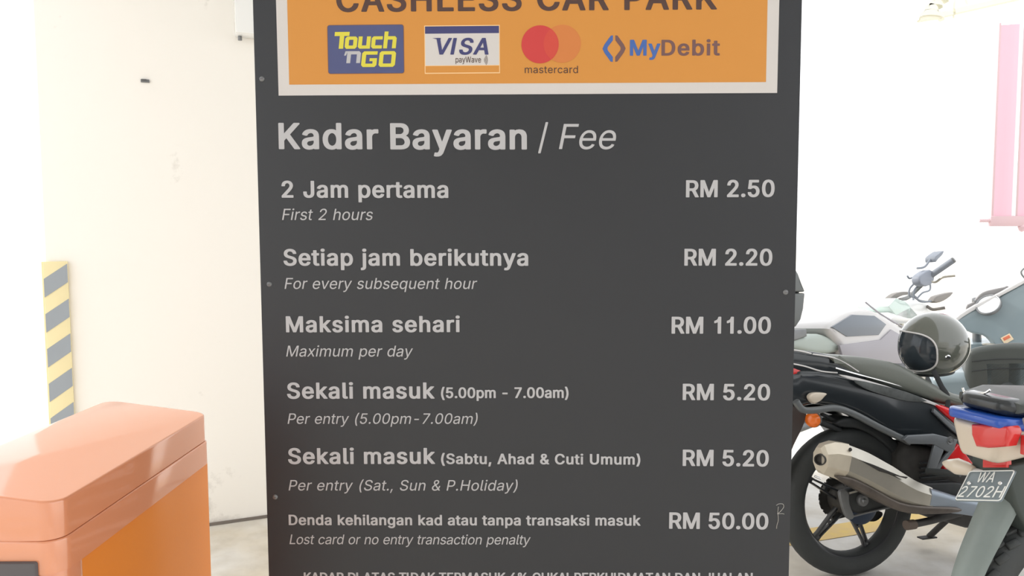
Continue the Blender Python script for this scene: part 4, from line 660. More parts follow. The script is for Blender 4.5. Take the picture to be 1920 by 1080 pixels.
# contactless waves
for k in range(4):
    r0 = .0018 + k * .0019
    arc = [(-.0722 + r0 * math.cos(R(t)), 1.6637 + r0 * 1.35 * math.sin(R(t))) for t in range(-52, 53, 13)]
    arc += [(-.0722 + (r0 + .0008) * math.cos(R(t)), 1.6637 + (r0 + .0008) * 1.35 * math.sin(R(t))) for t in range(52, -53, -13)]
    flat_from_contours('wave', [arc], ink_brown, visa, HEAD - .0005, .0002)
mc = flat_from_contours('circle_logo', [circ(.0728, 1.6920, .0342)], ink_dorange, sign, HEAD, .0003)
flat_from_contours('red_circle', [circ(.0323, 1.6912, .0342)], ink_red, mc, HEAD - .0003, .0002)
lens = []
dxc = .0728 - .0323; ha = math.acos(dxc / 2 / .0342)
for k in range(17): t = -ha + 2 * ha * k / 16; lens.append((.0323 + .0341 * math.cos(t), 1.6912 + .0341 * math.sin(t)))
for k in range(17): t = PI - ha + 2 * ha * k / 16; lens.append((.0728 + .0341 * math.cos(t), 1.6918 + .0341 * math.sin(t)))
flat_from_contours('overlap', [lens], ink_redmix, mc, HEAD - .0005, .0002)
def chev(sx, cx, m):
    tip, z = cx, 1.6824
    L = [(0, 0), (.0035, .0075), (.0150, .0232), (.0190, .0238), (.0190, .0150), (.0098, .0032), (.0090, 0), (.0098, -.0032), (.0190, -.0150), (.0190, -.0238), (.0150, -.0232), (.0035, -.0075)]
    return flat_from_contours('chevron_logo', [[(tip + sx * x, z + y) for x, y in L]], m, sign, HEAD, .0003)
chev(1, .1466, ink_blue); chev(-1, .1890, ink_debit)

# block letters of the fare card, drawn on a grid: each (outline loops) in units of the stroke row height
def block(kind, w, h, t):
    c = t * .45
    def ch(x0, z0, x1, z1, k): return [(x0 + k, z0), (x1 - k, z0), (x1, z0 + k), (x1, z1 - k), (x1 - k, z1), (x0 + k, z1), (x0, z1 - k), (x0, z0 + k)]
    if kind == 'o': return [ch(0, 0, w, h, c), ch(t, t * .8, w - t, h - t * .8, c * .2)]
    if kind == 'u': return [[(0, c), (c, 0), (w, 0), (w, h), (w - t, h), (w - t, t * .8), (t, t * .8), (t, h), (0, h)]]
    if kind == 'n': return [[(0, 0), (t, 0), (t, h - t * .8), (w - t, h - t * .8), (w - t, 0), (w, 0), (w, h - c), (w - c, h), (0, h)]]
    if kind == 'c': return [[(c, 0), (w, 0), (w, t * .8), (t, t * .8), (t, h - t * .8), (w, h - t * .8), (w, h), (c, h), (0, h - c), (0, c)]]
    if kind == 'h': return [[(0, 0), (t, 0), (t, h * .52), (w - t, h * .52), (w - t, 0), (w, 0), (w, h * .72 - c), (w - c, h * .72), (t, h * .72), (t, h), (0, h)]]
    if kind == 'T': return [[(w * .36, 0), (w * .36 + t, 0), (w * .36 + t, h - t * .9), (w, h - t * .9), (w, h), (0, h), (0, h - t * .9), (w * .36, h - t * .9)]]
    if kind == 'G': return [[(c, 0), (w - c, 0), (w, c), (w, h * .56), (w * .52, h * .56), (w * .52, h * .56 - t * .7), (w - t, h * .56 - t * .7), (w - t, t * .8), (t, t * .8), (t, h - t * .8), (w, h - t * .8), (w, h), (c, h), (0, h - c), (0, c)]]
    if kind == 'q': return [[(0, 0), (t * .5, 0), (t * .9, h), (t * .3, h)]]
MM = .00098
for kind, px, pb, ww, hh, tt, m in (('T', 624.5, 91.3, 28, 31, 8.4, ink_yellow), ('o', 645.5, 91.5, 23, 22.5, 7.4, ink_yellow), ('u', 670.5, 91.5, 23, 22.5, 7.4, ink_yellow), ('c', 695.5, 91.5, 20.5, 22.5, 7.4, ink_yellow), ('h', 718.5, 91.3, 24, 31, 7.4, ink_yellow),
                            ('q', 644.5, 104, 7, 8, 7, ink_white), ('n', 648.5, 118, 26, 22, 7.4, ink_white), ('G', 676, 125.5, 29, 29, 7.8, ink_yellow), ('O', 709, 125.5, 31, 29, 7.8, ink_yellow)):
    ox, oz = -.359 + (px - 614.5) * MM, 1.7288 - (pb - 48.2) * MM
    cons = [[(ox + (x + .12 * z) * MM, oz + z * MM) for x, z in l] for l in block('o' if kind == 'O' else kind, ww, hh, tt)]
    flat_from_contours('lettering', cons, m, touch, HEAD - .0004, .0002)

for (s, x0, x1, z0, z1, cap, bold, shear, c) in TEXT:
    if c in (6, 7): continue
    par, dep = sign, -.0001
    if c == 1 or c in (4, 5): dep = HEAD
    if c in (2, 3): par, dep = visa, HEAD - .0006
    if c in (6, 7): par, dep = touch, HEAD - .0004
    o = lettering(s, x0, x1, z0, z1, cap, bold, shear, INK[c], par, dep)
    if s == 'VISA':   # the flick at the V's top left
        flat_from_contours('letter_flick', [[(-.1655, 1.7042), (-.150, 1.7042), (-.1515, 1.6975), (-.156, 1.7015)]], ink_navy, visa, HEAD - .0007, .0002)
# scratched mark beside the last price
pts = [(.4812, .8265), (.4862, .8295), (.4935, .829), (.4952, .8235), (.4915, .8175), (.4870, .8125), (.4835, .8100), (.4925, .8105), (.4965, .8095)]
tube('scratch', [(x, -.0003, z) for x, z in pts], .0005, alu, sign, seg=6, n=5)
tube('scratch', [(x, -.0003, z) for x, z in [(.4850, .8240), (.4842, .8130), (.4852, .8040), (.4852, .7960), (.4830, .7870), (.4826, .7810)]], .0005, alu, sign, seg=6, n=5)

# ------------------------------------------------------------------ barrier cabinet
cab = empty('barrier_cabinet', (-.69, 1.23, 0), 'orange gate barrier cabinet with overhanging lid tinted salmon by glare standing at the lower left', 'barrier cabinet')
CX = -.69; CYY = 1.23
BX0, BX1, BY0, BY1 = -.785 - CX, -.593 - CX, .985 - CYY, 1.478 - CYY
def add_prismbox(bm, x0, x1, y0, y1, zb, zt0, zt1, rad, n=6, bev=.006):
    """plan rectangle with rounded corners; top rises from zt1 (right) to zt0 (left), softened rim"""
    plan = rrect(x0, y0, x1, y1, rad, n)
    def ring(z_of, ins):
        out = []
        cx, cy = (x0 + x1) / 2, (y0 + y1) / 2
        for x, y in plan:
            X = x + (ins if x < cx else -ins); Y = y + (ins if y < cy else -ins)
            out.append(bm.verts.new((X, Y, z_of(x))))
        return out
    zt = lambda x: zt1 + (zt0 - zt1) * (x1 - x) / (x1 - x0)
    rs = [ring(lambda x: zb, bev), ring(lambda x: zb, 0), ring(lambda x: zt(x) - bev, 0)]
    for k in range(1, 5):
        a = PI / 2 * k / 4
        rs.append(ring(lambda x, a=a: zt(x) - bev + bev * math.sin(a), bev * (1 - math.cos(a))))
    for a, b in zip(rs, rs[1:]):
        for i in range(len(a)): bm.faces.new((a[i], a[(i + 1) % len(a)], b[(i + 1) % len(b)], b[i]))
    bm.faces.new(rs[0][::-1]); bm.faces.new(rs[-1])
bm = bmesh.new(); add_prismbox(bm, BX0, BX1, BY0 + .02, BY1, .02, .93, .93, .006)
finish('cabinet_body', bm, orange_body, cab, smooth=40)
bm = bmesh.new(); add_prismbox(bm, BX0 - .006, BX1 + .004, BY0 - .008, BY1 + .008, .905, .953, .949, .028, bev=.003)
hood = finish('lid', bm, orange_hood, cab, smooth=40)
bm = bmesh.new(); add_prismbox(bm, BX0 - .003, BX1 + .0015, BY0 - .006, BY1 + .005, .95, 1.0255, 1.0, .026, bev=.0035)
finish('lid_cap', bm, orange_hood, hood, smooth=40)
# front cover wrapping the corner, with the dark door let into it
bm = bmesh.new(); add_prismbox(bm, BX0 - .002, BX1 + .0015, BY0 - .006, BY0 + .066, .03, .91, .91, .026, bev=.002)
fc = finish('front_cover', bm, orange_hood, cab, smooth=40)
dr = box('door', ((BX0 + BX1) / 2, BY0 - .009, .49), (BX1 - BX0 - .05, .012, .868), dark_panel, cab, .003)
lathe('door_lock', [(0, .004), (.009, .004), (.011, 0), (0, 0)], chrome, dr, 16, Matrix.Translation((.05, BY0 - .013, .6)) @ Matrix.Rotation(R(90), 4, 'X'))
box('base_plinth', ((BX0 + BX1) / 2, (BY0 + BY1) / 2, .01), (.25, .55, .02), dark_panel, cab, .003)

# ------------------------------------------------------------------ things far off, beyond the parked motorcycles
ban = empty('hanging_banner', depth_at(1885, 430, 6.0), 'pink and white striped banner hanging from the pale canopy beam, on a dusty rose rail', 'banner')
bl = ban.location.copy()
def bp(px, py): return depth_at(px, py, 6.0) - bl
a = bp(1860, 405); x0 = a.x; zb = a.z; zt = bp(1866, 47).z
for k, (dx0, dx1, m, nm) in enumerate(((.0, .15, pink, 'pink_strip'), (.15, .182, white_gloss, 'white_strip'), (.182, .42, pink, 'pink_strip'))):
    bm = bmesh.new()
    N = 6
    cols = []
    for i in range(N + 1):
        x = x0 + dx0 + (dx1 - dx0) * i / N
        yy = .006 * math.sin(i / N * PI * 2)
        cols.append([bm.verts.new((x, yy + t, z)) for t in (-.001, .001) for z in (zb, zt + .02 * (x - x0) / .42)])
    for p_, q_ in zip(cols, cols[1:]):
        bm.faces.new((p_[0], q_[0], q_[1], p_[1])); bm.faces.new((p_[2], p_[3], q_[3], q_[2]))
        bm.faces.new((p_[0], p_[2], q_[2], q_[0])); bm.faces.new((p_[1], q_[1], q_[3], p_[3]))
    bm.faces.new((cols[0][0], cols[0][1], cols[0][3], cols[0][2])); bm.faces.new((cols[-1][0], cols[-1][2], cols[-1][3], cols[-1][1]))
    finish(nm, bm, m, ban, smooth=60)
for dx in (0, .186, .42):
    box('side_strip', (x0 + dx, 0, (zb + zt) / 2 + .005), (.016, .014, zt - zb + .02), rose_rail, ban, .003)
box('bottom_rail', (x0 + .21, 0, zb - .04), (.46, .04, .08), rose_rail, ban, .008)
tube('rail_rod', [(x0 - .1, 0, zb - .035), (x0 + .52, 0, zb - .035)], .014, rose_rail, ban, n=1)
lathe('rail_knob', [(0, -.04), (.02, -.03), (.03, 0), (.02, .02), (0, .02)], rose_rail, ban, 16, Matrix.Translation((x0 + .235, 0, zb - .085)))
for dx in (.03, .39):
    tube('cord', [(x0 + dx, 0, zt), (x0 + dx, 0, zt + .13)], .003, white_gloss, ban, n=1, seg=6)

can = empty('canopy', depth_at(1745, 30, 6.0), 'pale cream canopy frame with scalloped end cloth, top right beyond the motorcycles', 'canopy')
cl_ = can.location.copy()
def cp_(px, py, Y=6.0): return depth_at(px, py, Y) - cl_
tube('beam', [cp_(1788, 22), cp_(1920, -8), cp_(2120, -50)], .026, cream, can, n=1, squareness=.6, seg=8)
tube('beam', [cp_(1722, 36), cp_(1760, 30), cp_(1784, 24)], .024, cream, can, n=1, squareness=.6, seg=8)
tube('strut', [cp_(1814, 12), cp_(1800, -35)], .011, cream, can, n=1)
tube('hanging_wire', [cp_(1800, 10), cp_(1800, -60)], .0025, cream, can, n=1, seg=6)
tube('bracket', [cp_(1790, -20), cp_(1789, 22), cp_(1788, 34)], .008, cream, can, n=1)
for k, (cx, cy, ww, hh) in enumerate(((1742, 28, 24, 9), (1741, 14, 13, 7), (1750, 5, 13, 7), (1760, -6, 14, 7))):
    pts = []
    for i in range(9):
        t = i / 8; an = PI * (1 - t)
        pts.append(cp_(cx + ww * math.cos(an), cy + 6 - hh * 1.6 * math.sin(an) + (3 if i in (0, 8) else 0)))
    bm = bmesh.new()
    r1 = [[bm.verts.new(p + Vector((0, y, 0))) for p in pts] for y in (-.04, .04)]
    lo = [[bm.verts.new(p * 1.0 + Vector((0, y, -.012 - .03 * math.sin(PI * i / 8)))) for i, p in enumerate(pts)] for y in (-.04, .04)]
    for i in range(8):
        bm.faces.new((r1[0][i], r1[0][i + 1], r1[1][i + 1], r1[1][i]))
        bm.faces.new((lo[0][i], lo[1][i], lo[1][i + 1], lo[0][i + 1]))
        bm.faces.new((r1[0][i], lo[0][i], lo[0][i + 1], r1[0][i + 1]))
        bm.faces.new((r1[1][i], r1[1][i + 1], lo[1][i + 1], lo[1][i]))
    for i in (0, 8):
        bm.faces.new((r1[0][i], r1[1][i], lo[1][i], lo[0][i]))
    finish('scallop', bm, cream, can, smooth=50)
# the post that carries the canopy stands out of frame to the right
tube('canopy_post', [cp_(2120, -50), Vector((cp_(2120, -50).x, 0, -cl_.z))], .04, cream, can, n=1)

# ------------------------------------------------------------------ motorcycles: common builders
class Frame:
    """a vehicle's own axes: x forward, y to its left, z up; origin on the floor under the rear axle"""
    def __init__(self, pos, heading, lean):
        self.M = Matrix.Translation(pos) @ Matrix.Rotation(R(heading), 4, 'Z') @ Matrix.Rotation(R(-lean), 4, 'X')
        self.I = self.M.inverted()
        self.e = self.I @ EYE
    def _d(self, px, py): return self.I.to_3x3() @ ray(px, py)
    def side(self, px, py, across):
        d = self._d(px, py); t = (across - self.e.y) / d.y
        return self.e + d * t
    def back(self, px, py, x):
        d = self._d(px, py); t = (x - self.e.x) / d.x
        return self.e + d * t
    def outline(self, pts, across, smooth=0):
        P = [self.side(a, b, across) for a, b in pts]
        if smooth: P = catmull(P, smooth, closed=True)
        return [(p.x, p.z) for p in P]

def slab(name, fr, pts, across, half, m, parent, bev=.012, centre=0, smooth=3, wf=None, seg=3):
    """side outline read on the plane y = across, made a solid of half-width `half` about y = centre"""
    bm = bmesh.new()
    add_slab(bm, fr.outline(pts, across, smooth), centre - half, centre + half, bev, seg, wf)
    return finish(name, bm, m, parent, smooth=50)

def back_slab(name, fr, pts, x, depth, m, parent, bev=.008, smooth=3, seg=3):
    P = [fr.back(a, b, x) for a, b in pts]
    if smooth: P = catmull(P, smooth, closed=True)
    bm = bmesh.new(); add_slab(bm, [(p.y, p.z) for p in P], 0, depth, min(bev, depth * .45), seg)
    for v in bm.verts: v.co = Vector((x + v.co.y, v.co.x, v.co.z))
    return finish(name, bm, m, parent, smooth=50)

AX = Matrix.Rotation(R(90), 4, 'X')      # lathe axis z -> local -y
def disc(name, prof, c, m, parent, seg=32, closed=False):
    """lathe about the wheel axis; prof (radius, offset towards the vehicle's right)"""
    return lathe(name, prof, m, parent, seg, Matrix.Translation(Vector(c)) @ AX, closed)

def tyre_bm(c, Ro, hw, hs, blocks=False):
    bm = bmesh.new()
    rc = Ro - hs
    prof = []
    for k in range(18):
        a = 2 * PI * k / 18
        r = rc + hs * (abs(math.cos(a)) ** .85) * math.copysign(1, math.cos(a)); h = hw * math.copysign(abs(math.sin(a)) ** .9, math.sin(a))
        prof.append((r, h))
    add_lathe(bm, prof, 56, Matrix.Translation(Vector(c)) @ AX, closed=True)
    if blocks:
        n = 34
        for k in range(n):
            for row, (off, tiltb) in enumerate(((-.72, 42), (-.26, 14), (.26, -14), (.72, -42))):
                an = 2 * PI * (k + (.5 if row in (1, 2) else 0)) / n
                rr_ = Ro - hs * (1 - math.sqrt(max(0, 1 - off * off * .8))) + .002
                Mx = Matrix.Rotation(-an, 4, 'Y') @ Matrix.Translation((rr_, off * hw, 0)) @ Matrix.Rotation(R(-tiltb), 4, 'Z') @ Matrix.Rotation(R(18 if off > 0 else -18), 4, 'X')
                vs = add_box(bm, (0, 0, 0), (.014, hw * .42, .036), .003, 1)
                bmesh.ops.transform(bm, matrix=Matrix.Translation(Vector(c)) @ Mx, verts=vs)
    return bm

def wheel(parent, c, Ro=.29, hw=.042, hs=.05, rim=.205, spokes=(150, 222, 294, 6, 78), rm=None, blocks=False, name='wheel'):
    rm = rm or rim_black
    c = Vector(c)
    w_ = finish(name, tyre_bm(c, Ro, hw, hs, blocks), rubber, parent, smooth=50)
    w_.name = 'tyre'
    bm = bmesh.new()
    add_lathe(bm, [(rim + .014, -.034), (rim + .004, -.036), (rim - .004, -.030), (rim - .010, -.012), (rim - .012, 0), (rim - .010, .012), (rim - .004, .030), (rim + .004, .036), (rim + .014, .034), (rim + .008, 0)], 56, Matrix.Translation(c) @ AX, True)
    rim_o = finish('rim', bm, rm, w_, smooth=50)
    for a in spokes:
        ca, sa = math.cos(R(a)), math.sin(R(a))
        def P(r, t): return (c.x + r * ca - t * sa, c.z + r * sa + t * ca)
        L = rim - .006
        bm = bmesh.new()
        for s in (-1, 1):
            add_slab(bm, [P(.045, s * .021), P(.045, s * .012), P(L * .85, s * .004), P(L, s * .005), P(L, s * .014), P(L * .85, s * .0115)], -.011, .011, .003, 2)
        add_slab(bm, [P(L * .88, -.008), P(L * .88, .008), P(L, .018), P(L, -.018)], -.010, .010, .003, 2)
        add_slab(bm, [P(L * .52, -.010), P(L * .52, .010), P(L * .57, .010), P(L * .57, -.010)], -.008, .008, .002, 2)
        finish('spoke', bm, rm, w_, smooth=40)
    disc('hub', [(0, -.055), (.03, -.055), (.056, -.045), (.058, .03), (.05, .05), (.02, .058), (0, .058)], c, dusty_black, w_)
    return w_

# ------------------------------------------------------------------ motorcycle A: black underbone, rear wheel and muffler in view
FA = Frame(floor_at(1592, 1077), 14, 5)
ma = empty('motorcycle', None, 'black underbone motorcycle with silver muffler and red front cowl, rear wheel beside the sign', 'motorcycle', FA.M, 'parked motorcycles')
wheel(ma, (0, 0, .29), rim=.213, hs=.046, spokes=(150, 222, 294, 6, 78))
tube('valve_stem', [(-.155, -.02, .402), (-.135, -.03, .392)], .004, chrome, ma, n=1, seg=8)
# chain ring, brake drum, swing arm
bm = bmesh.new()
teeth = []
for k in range(84):
    a = 2 * PI * k / 84; r = .086 if k % 2 else .078
    teeth.append((r * math.cos(a), .29 + r * math.sin(a)))
add_slab(bm, teeth, .052, .060, .001, 1)
sp_ = finish('sprocket', bm, dusty_black, ma)
tube('chain', [(-.03, .056, .372), (.2, .056, .375), (.5, .056, .365)], .008, dusty_black, ma, n=1, squareness=.5, seg=8)
tube('chain', [(-.03, .056, .208), (.2, .056, .235), (.5, .056, .25)], .008, dusty_black, ma, n=1, squareness=.5, seg=8)
disc('brake_drum', [(0, .058), (.062, .06), (.070, .066), (.072, .084), (.060, .092), (.02, .095), (.014, .11), (0, .11)], (0, 0, .29), mat('blue_black_drum', srgb(44, 56, 76), .3, metal=.4), ma)
slab('swing_arm', FA, [(1588, 918), (1625, 912), (1680, 905), (1740, 905), (1800, 905), (1800, 935), (1730, 938), (1668, 948), (1625, 962), (1600, 960), (1588, 945)], -.105, .016, black_plastic, ma, .008, centre=-.098)
disc('axle_cap', [(0, .136), (.006, .137), (.010, .130), (.019, .130), (.023, .124), (.023, .112), (0, .112)], FA.side(1617, 938, -.11) * Vector((1, 0, 1)) if False else (FA.side(1617, 938, -.12).x, 0, FA.side(1617, 938, -.12).z), grey_metal, ma)
slab('brake_arm', FA, [(1573, 922), (1583, 919), (1590, 924), (1592, 945), (1600, 968), (1592, 974), (1584, 966), (1577, 945)], -.12, .008, grey_metal, ma, .004, centre=-.118)
tube('brake_rod', [FA.side(1592, 925, -.125), FA.side(1640, 912, -.125)], .0035, silver, ma, n=1, seg=8)
tube('brake_rod', [FA.side(1592, 970, -.12), FA.side(1650, 955, -.12), FA.side(1730, 938, -.12)], .004, grey_metal, ma, n=2, seg=8)
slab('chain_guard_end', FA, [(1620, 965), (1648, 958), (1652, 966), (1640, 976), (1626, 976)], .05, .01, dusty_black, ma, .004, centre=.05)

# muffler with cap, outlet, heat shield and pipe
q = lambda x, y, l=-.16: FA.side(x, y, l)
bm = bmesh.new()
add_tube(bm, [q(1572, 862), q(1610, 878), q(1655, 902), q(1700, 925), q(1738, 936)], [.062, .064, .063, .055, .046], seg=8, n=5, ell=(.80, 1.10))
mf = finish('muffler', bm, silver, ma, smooth=28)
bm = bmesh.new()
add_tube(bm, [q(1534, 860), q(1540, 860), q(1556, 860), q(1578, 865)], [.040, .052, .063, .067], seg=8, n=1, ell=(.80, 1.10))
mc_ = finish('muffler_cap', bm, silver_cap, ma, smooth=20)
e0, e1 = q(1531, 862), q(1538, 864)
lathe('outlet', [(0, -.012), (.016, -.012), (.0175, .002), (.020, .003), (.021, -.002), (.021, -.02), (0, -.02)], dusty_black, mc_, 20, axis_to(Vector((-1, -.75, .1)), q(1537, 862, -.185)))
slab('muffler_belly', FA, [(1570, 893), (1600, 896), (1640, 915), (1690, 942), (1740, 950), (1800, 953), (1800, 962), (1740, 966), (1690, 960), (1630, 930), (1585, 905)], -.205, .03, mat('shade_brown_steel', srgb(112, 104, 98), .45, metal=.5, noise=.3, nscale=22), ma, .01, centre=-.172)  # brown tone is the muffler's underside shade put into the colour
bm = bmesh.new()
add_tube(bm, [q(1732, 934), q(1765, 941), q(1800, 948), q(1870, 960), q(1960, 965)], [.046, .038, .032, .028, .026], seg=14, n=4, ell=(.8, 1), squareness=.35)
finish('exhaust_pipe', bm, mat('blue_grey_heat_shield', srgb(150, 160, 172), .4, metal=.5), ma, smooth=40)
slab('muffler_slot', FA, [(1612, 862), (1640, 872), (1690, 893), (1704, 895), (1700, 898), (1650, 884)], -.212, .004, dusty_black, mf, .001, centre=-.205, smooth=0)
bm = bmesh.new(); add_lathe(bm, [(0, .004), (.006, .003), (.0075, 0), (0, 0)], 12, axis_to((0, -1, 0), q(1594, 843, -.2)))
finish('bolt', bm, dusty_black, mf)

# rear mudguard hugging the tyre, indicator on its arm
slab('inner_mudguard', FA, [(1562, 792), (1590, 782), (1620, 790), (1660, 812), (1700, 850), (1712, 900), (1700, 905), (1688, 870), (1655, 832), (1615, 806), (1575, 800)], -.04, .05, black_plastic, ma, .01)
slab('rear_mudguard', FA, [(1440, 700), (1490, 735), (1512, 770), (1505, 800), (1488, 835), (1470, 880), (1455, 905), (1448, 900), (1458, 850), (1468, 800), (1460, 760)], -.05, .055, mat('brown_black_mudguard', srgb(74, 66, 64), .6, noise=.2), ma, .008)
a0, a1 = FA.side(1526, 787, -.06), FA.side(1574, 806, -.02)
tube('indicator_arm', [a1, (a0 + a1) / 2, a0], .012, black_plastic, ma, n=2)
tube('indicator_arm', [FA.side(1580, 796, -.02), FA.side(1540, 776, -.03)], .007, black_plastic, ma, n=1)
dv = Vector((-.8, -.7, 0.02))
il = lathe('indicator_housing', [(0, -.045), (.014, -.043), (.025, -.028), (.029, -.008), (.030, 0), (0, 0)], grey_metal, ma, 24, axis_to(dv, FA.side(1525, 787, -.07)))
lathe('indicator_lens', [(.0285, 0), (.0285, .004), (.022, .011), (.012, .015), (0, .016)], amber, il, 24, axis_to(dv, FA.side(1524, 787, -.07)))

# tail and side panels
wf_t = lambda x, z: .55 + .45 * min(1, max(0, (x + .35) / .45))
tail = slab('tail_cowl', FA, [(1440, 648), (1485, 655), (1530, 660), (1572, 670), (1600, 690), (1640, 706), (1600, 712), (1545, 702), (1485, 700), (1440, 690)], -.085, .095, black_gloss, ma, .014, wf=wf_t)
body = slab('side_panel', FA, [(1440, 700), (1500, 703), (1512, 697), (1562, 699), (1620, 711), (1680, 727), (1740, 748), (1775, 768), (1800, 805), (1806, 850), (1785, 848), (1745, 838), (1700, 826), (1655, 803), (1615, 779), (1575, 764), (1535, 760), (1500, 765), (1440, 740)], -.105, .112, black_gloss, ma, .02, wf=wf_t)
slab('panel_graphic', FA, [(1600, 712), (1650, 722), (1700, 735), (1738, 752), (1700, 752), (1660, 742), (1620, 728)], -.118, .002, mat('grey_graphic', srgb(84, 88, 88), .4, noise=.5, nscale=30), body, .0006, centre=-.1175, smooth=2)
slab('silver_trim', FA, [(1574, 702), (1610, 709), (1660, 723), (1720, 743), (1755, 756), (1766, 764), (1740, 756), (1690, 742), (1630, 722), (1590, 710)], -.118, .004, pale_grey, body, .001, centre=-.114, smooth=2)
slab('tail_light', FA, [(1445, 686), (1490, 690), (1512, 696), (1508, 704), (1480, 706), (1445, 700)], -.09, .085, red_lens, ma, .008, wf=lambda x, z: .75)
seat_a = slab('seat', FA, [(1560, 670), (1590, 668), (1640, 672), (1690, 684), (1735, 710), (1790, 738), (1850, 752), (1850, 772), (1790, 762), (1740, 748), (1690, 732), (1640, 716), (1600, 700)], -.10, .115, mat('grey_green_seat_vinyl', srgb(104, 108, 102), .38, bump=.08, bscale=250), ma, .03, seg=5, wf=lambda x, z: .8 + .2 * min(1, max(0, x / .3)))
tube('seat_piping', [FA.side(x, y, -.098) for x, y in ((1566, 690), (1600, 700), (1650, 713), (1700, 728), (1750, 748))], .0035, chrome, seat_a, n=4, seg=8)
for tp in (((1484, 656), (1500, 658), (1521, 663)), ((1524, 664), (1560, 670), (1584, 680), (1610, 697)), ((1486, 682), (1510, 687), (1540, 696), (1570, 699))):
    tube('tail_glint', [FA.side(x, y, -.09) for x, y in tp], .0028, pale_grey, tail, n=4, seg=6)  # pale strips modelled in place of highlights along the cowl edges
# teardrop position lens on the side panel
pts = [(1518, 746), (1523, 738), (1535, 736), (1551, 738), (1546, 745), (1538, 753), (1526, 757)]
slab('position_lens', FA, pts, -.105, .012, clear_lens, body, .006, centre=-.094, smooth=4)
# lower side molding: a long bent grey bar from tail to footrest
tube('lower_rail', [FA.side(x, y, -.13) for x, y in ((1492, 752), (1505, 768), (1530, 769), (1565, 765), (1600, 776), (1650, 802), (1705, 829))], .0125, grey_metal if False else mat('satin_grey_rail', srgb(92, 96, 98), .4, coat=.2), ma, n=5, squareness=.3)
# footrest hanger
hang = mat('grey_alloy_hanger', srgb(112, 116, 120), .45, metal=.4)
h_ = slab('footrest_hanger', FA, [(1692, 824), (1700, 816), (1750, 813), (1793, 824), (1787, 842), (1775, 847), (1748, 833), (1700, 832)], -.15, .008, hang, ma, .004, centre=-.15, smooth=0)
slab('hanger_leg', FA, [(1750, 834), (1770, 838), (1753, 881), (1738, 881)], -.15, .006, hang, h_, .003, centre=-.15, smooth=0)
slab('hanger_leg', FA, [(1778, 845), (1789, 841), (1757, 884), (1746, 884)], -.15, .006, hang, h_, .003, centre=-.15, smooth=0)
disc('hanger_bolt', [(0, .163), (.006, .163), (.008, .160), (.008, .158), (.015, .160), (.016, .156), (0, .156)], (FA.side(1781, 826, -.155).x, 0, FA.side(1781, 826, -.155).z), grey_metal, ma, 20)
tube('footrest', [FA.side(1738, 884, -.15), FA.side(1800, 888, -.26)], .013, rubber, ma, n=1)
# engine and frame behind the muffler
eng = slab('engine', FA, [(1690, 830), (1790, 850), (1850, 860), (1850, 985), (1760, 975), (1720, 960), (1690, 930), (1680, 880)], -.06, .085, dusty_black, ma, .02, smooth=2)
for k in range(6):
    p = FA.side(1735, 868 + k * 9, -.09)
    box('cooling_fin', (p.x + .04, 0, p.z), (.13, .19, .006), black_plastic, eng, .001)
slab('red_engine_cowl', FA, [(1764, 872), (1780, 848), (1794, 832), (1822, 868), (1826, 888), (1772, 884)], -.13, .014, red_paint, ma, .006, centre=-.125, smooth=0)
slab('front_cowl', FA, [(1752, 757), (1770, 760), (1800, 772), (1850, 790), (1850, 850), (1806, 805), (1786, 790), (1765, 772)], -.12, .12, red_paint, ma, .012, smooth=0)
slab('cowl_edge', FA, [(1752, 766), (1790, 800), (1812, 820), (1808, 824), (1784, 806), (1750, 773)], -.128, .006, hang, ma, .002, centre=-.122, smooth=0)
# centre stand
tube('stand_tube', [FA.side(1706, 984, -.16), FA.side(1745, 976, -.12), FA.side(1800, 962, -.08)], .014, dusty_black, ma, n=3)
tube('stand_rubber', [FA.side(1699, 985, -.165), FA.side(1714, 983, -.16)], .018, mat('brown_rubber', srgb(104, 92, 84), .7), ma, n=1)
tube('side_stand', [FA.side(1795, 958, .0), FA.side(1770, 980, .06), FA.side(1742, 1006, .12)], .012, dusty_black, ma, n=3)
bm = bmesh.new(); p = FA.side(1742, 1007, .12); add_box(bm, (p.x - .01, p.y, p.z), (.075, .035, .006), .002, 1); finish('stand_foot', bm, dusty_black, ma)
# front end, mostly beyond the frame edge and behind the neighbour
wheel(ma, (1.24, 0, .28), Ro=.28, hw=.035, hs=.045, rim=.205, spokes=(20, 92, 164, 236, 308))
for s in (-1, 1): tube('fork_leg', [(1.24, s * .07, .28), (1.12, s * .07, .70)], .018, silver, ma, n=1)
slab('front_mudguard', FA, [(0, 0)], 0, 0, black_gloss, ma) if False else tube('front_mudguard', [(1.24 + .31 * math.cos(R(a)), 0, .28 + .31 * math.sin(R(a))) for a in (10, 45, 80, 115, 150)], .03, black_gloss, ma, ell=(1.6, .35))
bm = bmesh.new(); add_slab(bm, [(.84, .32), (.96, .30), (1.10, .60), (1.14, .80), (1.08, .82), (.98, .62)], -.14, .14, .02); finish('leg_shield', bm, black_gloss, ma)
bm = bmesh.new(); add_slab(bm, [(.98, .78), (1.14, .70), (1.24, .74), (1.22, .86), (1.12, .93), (1.00, .95), (.95, .88)], -.07, .07, .025, 4); finish('headlight_cowl', bm, black_gloss, ma, smooth=50)
tube('steering_head', [(1.22, 0, .40), (1.13, 0, .66), (1.06, 0, .86)], .03, dusty_black, ma, n=2)
tube('handlebar', [(.84, -.26, .93), (.99, -.10, .90), (1.09, .10, .90), (1.19, .25, .92)], .012, black_plastic, ma)

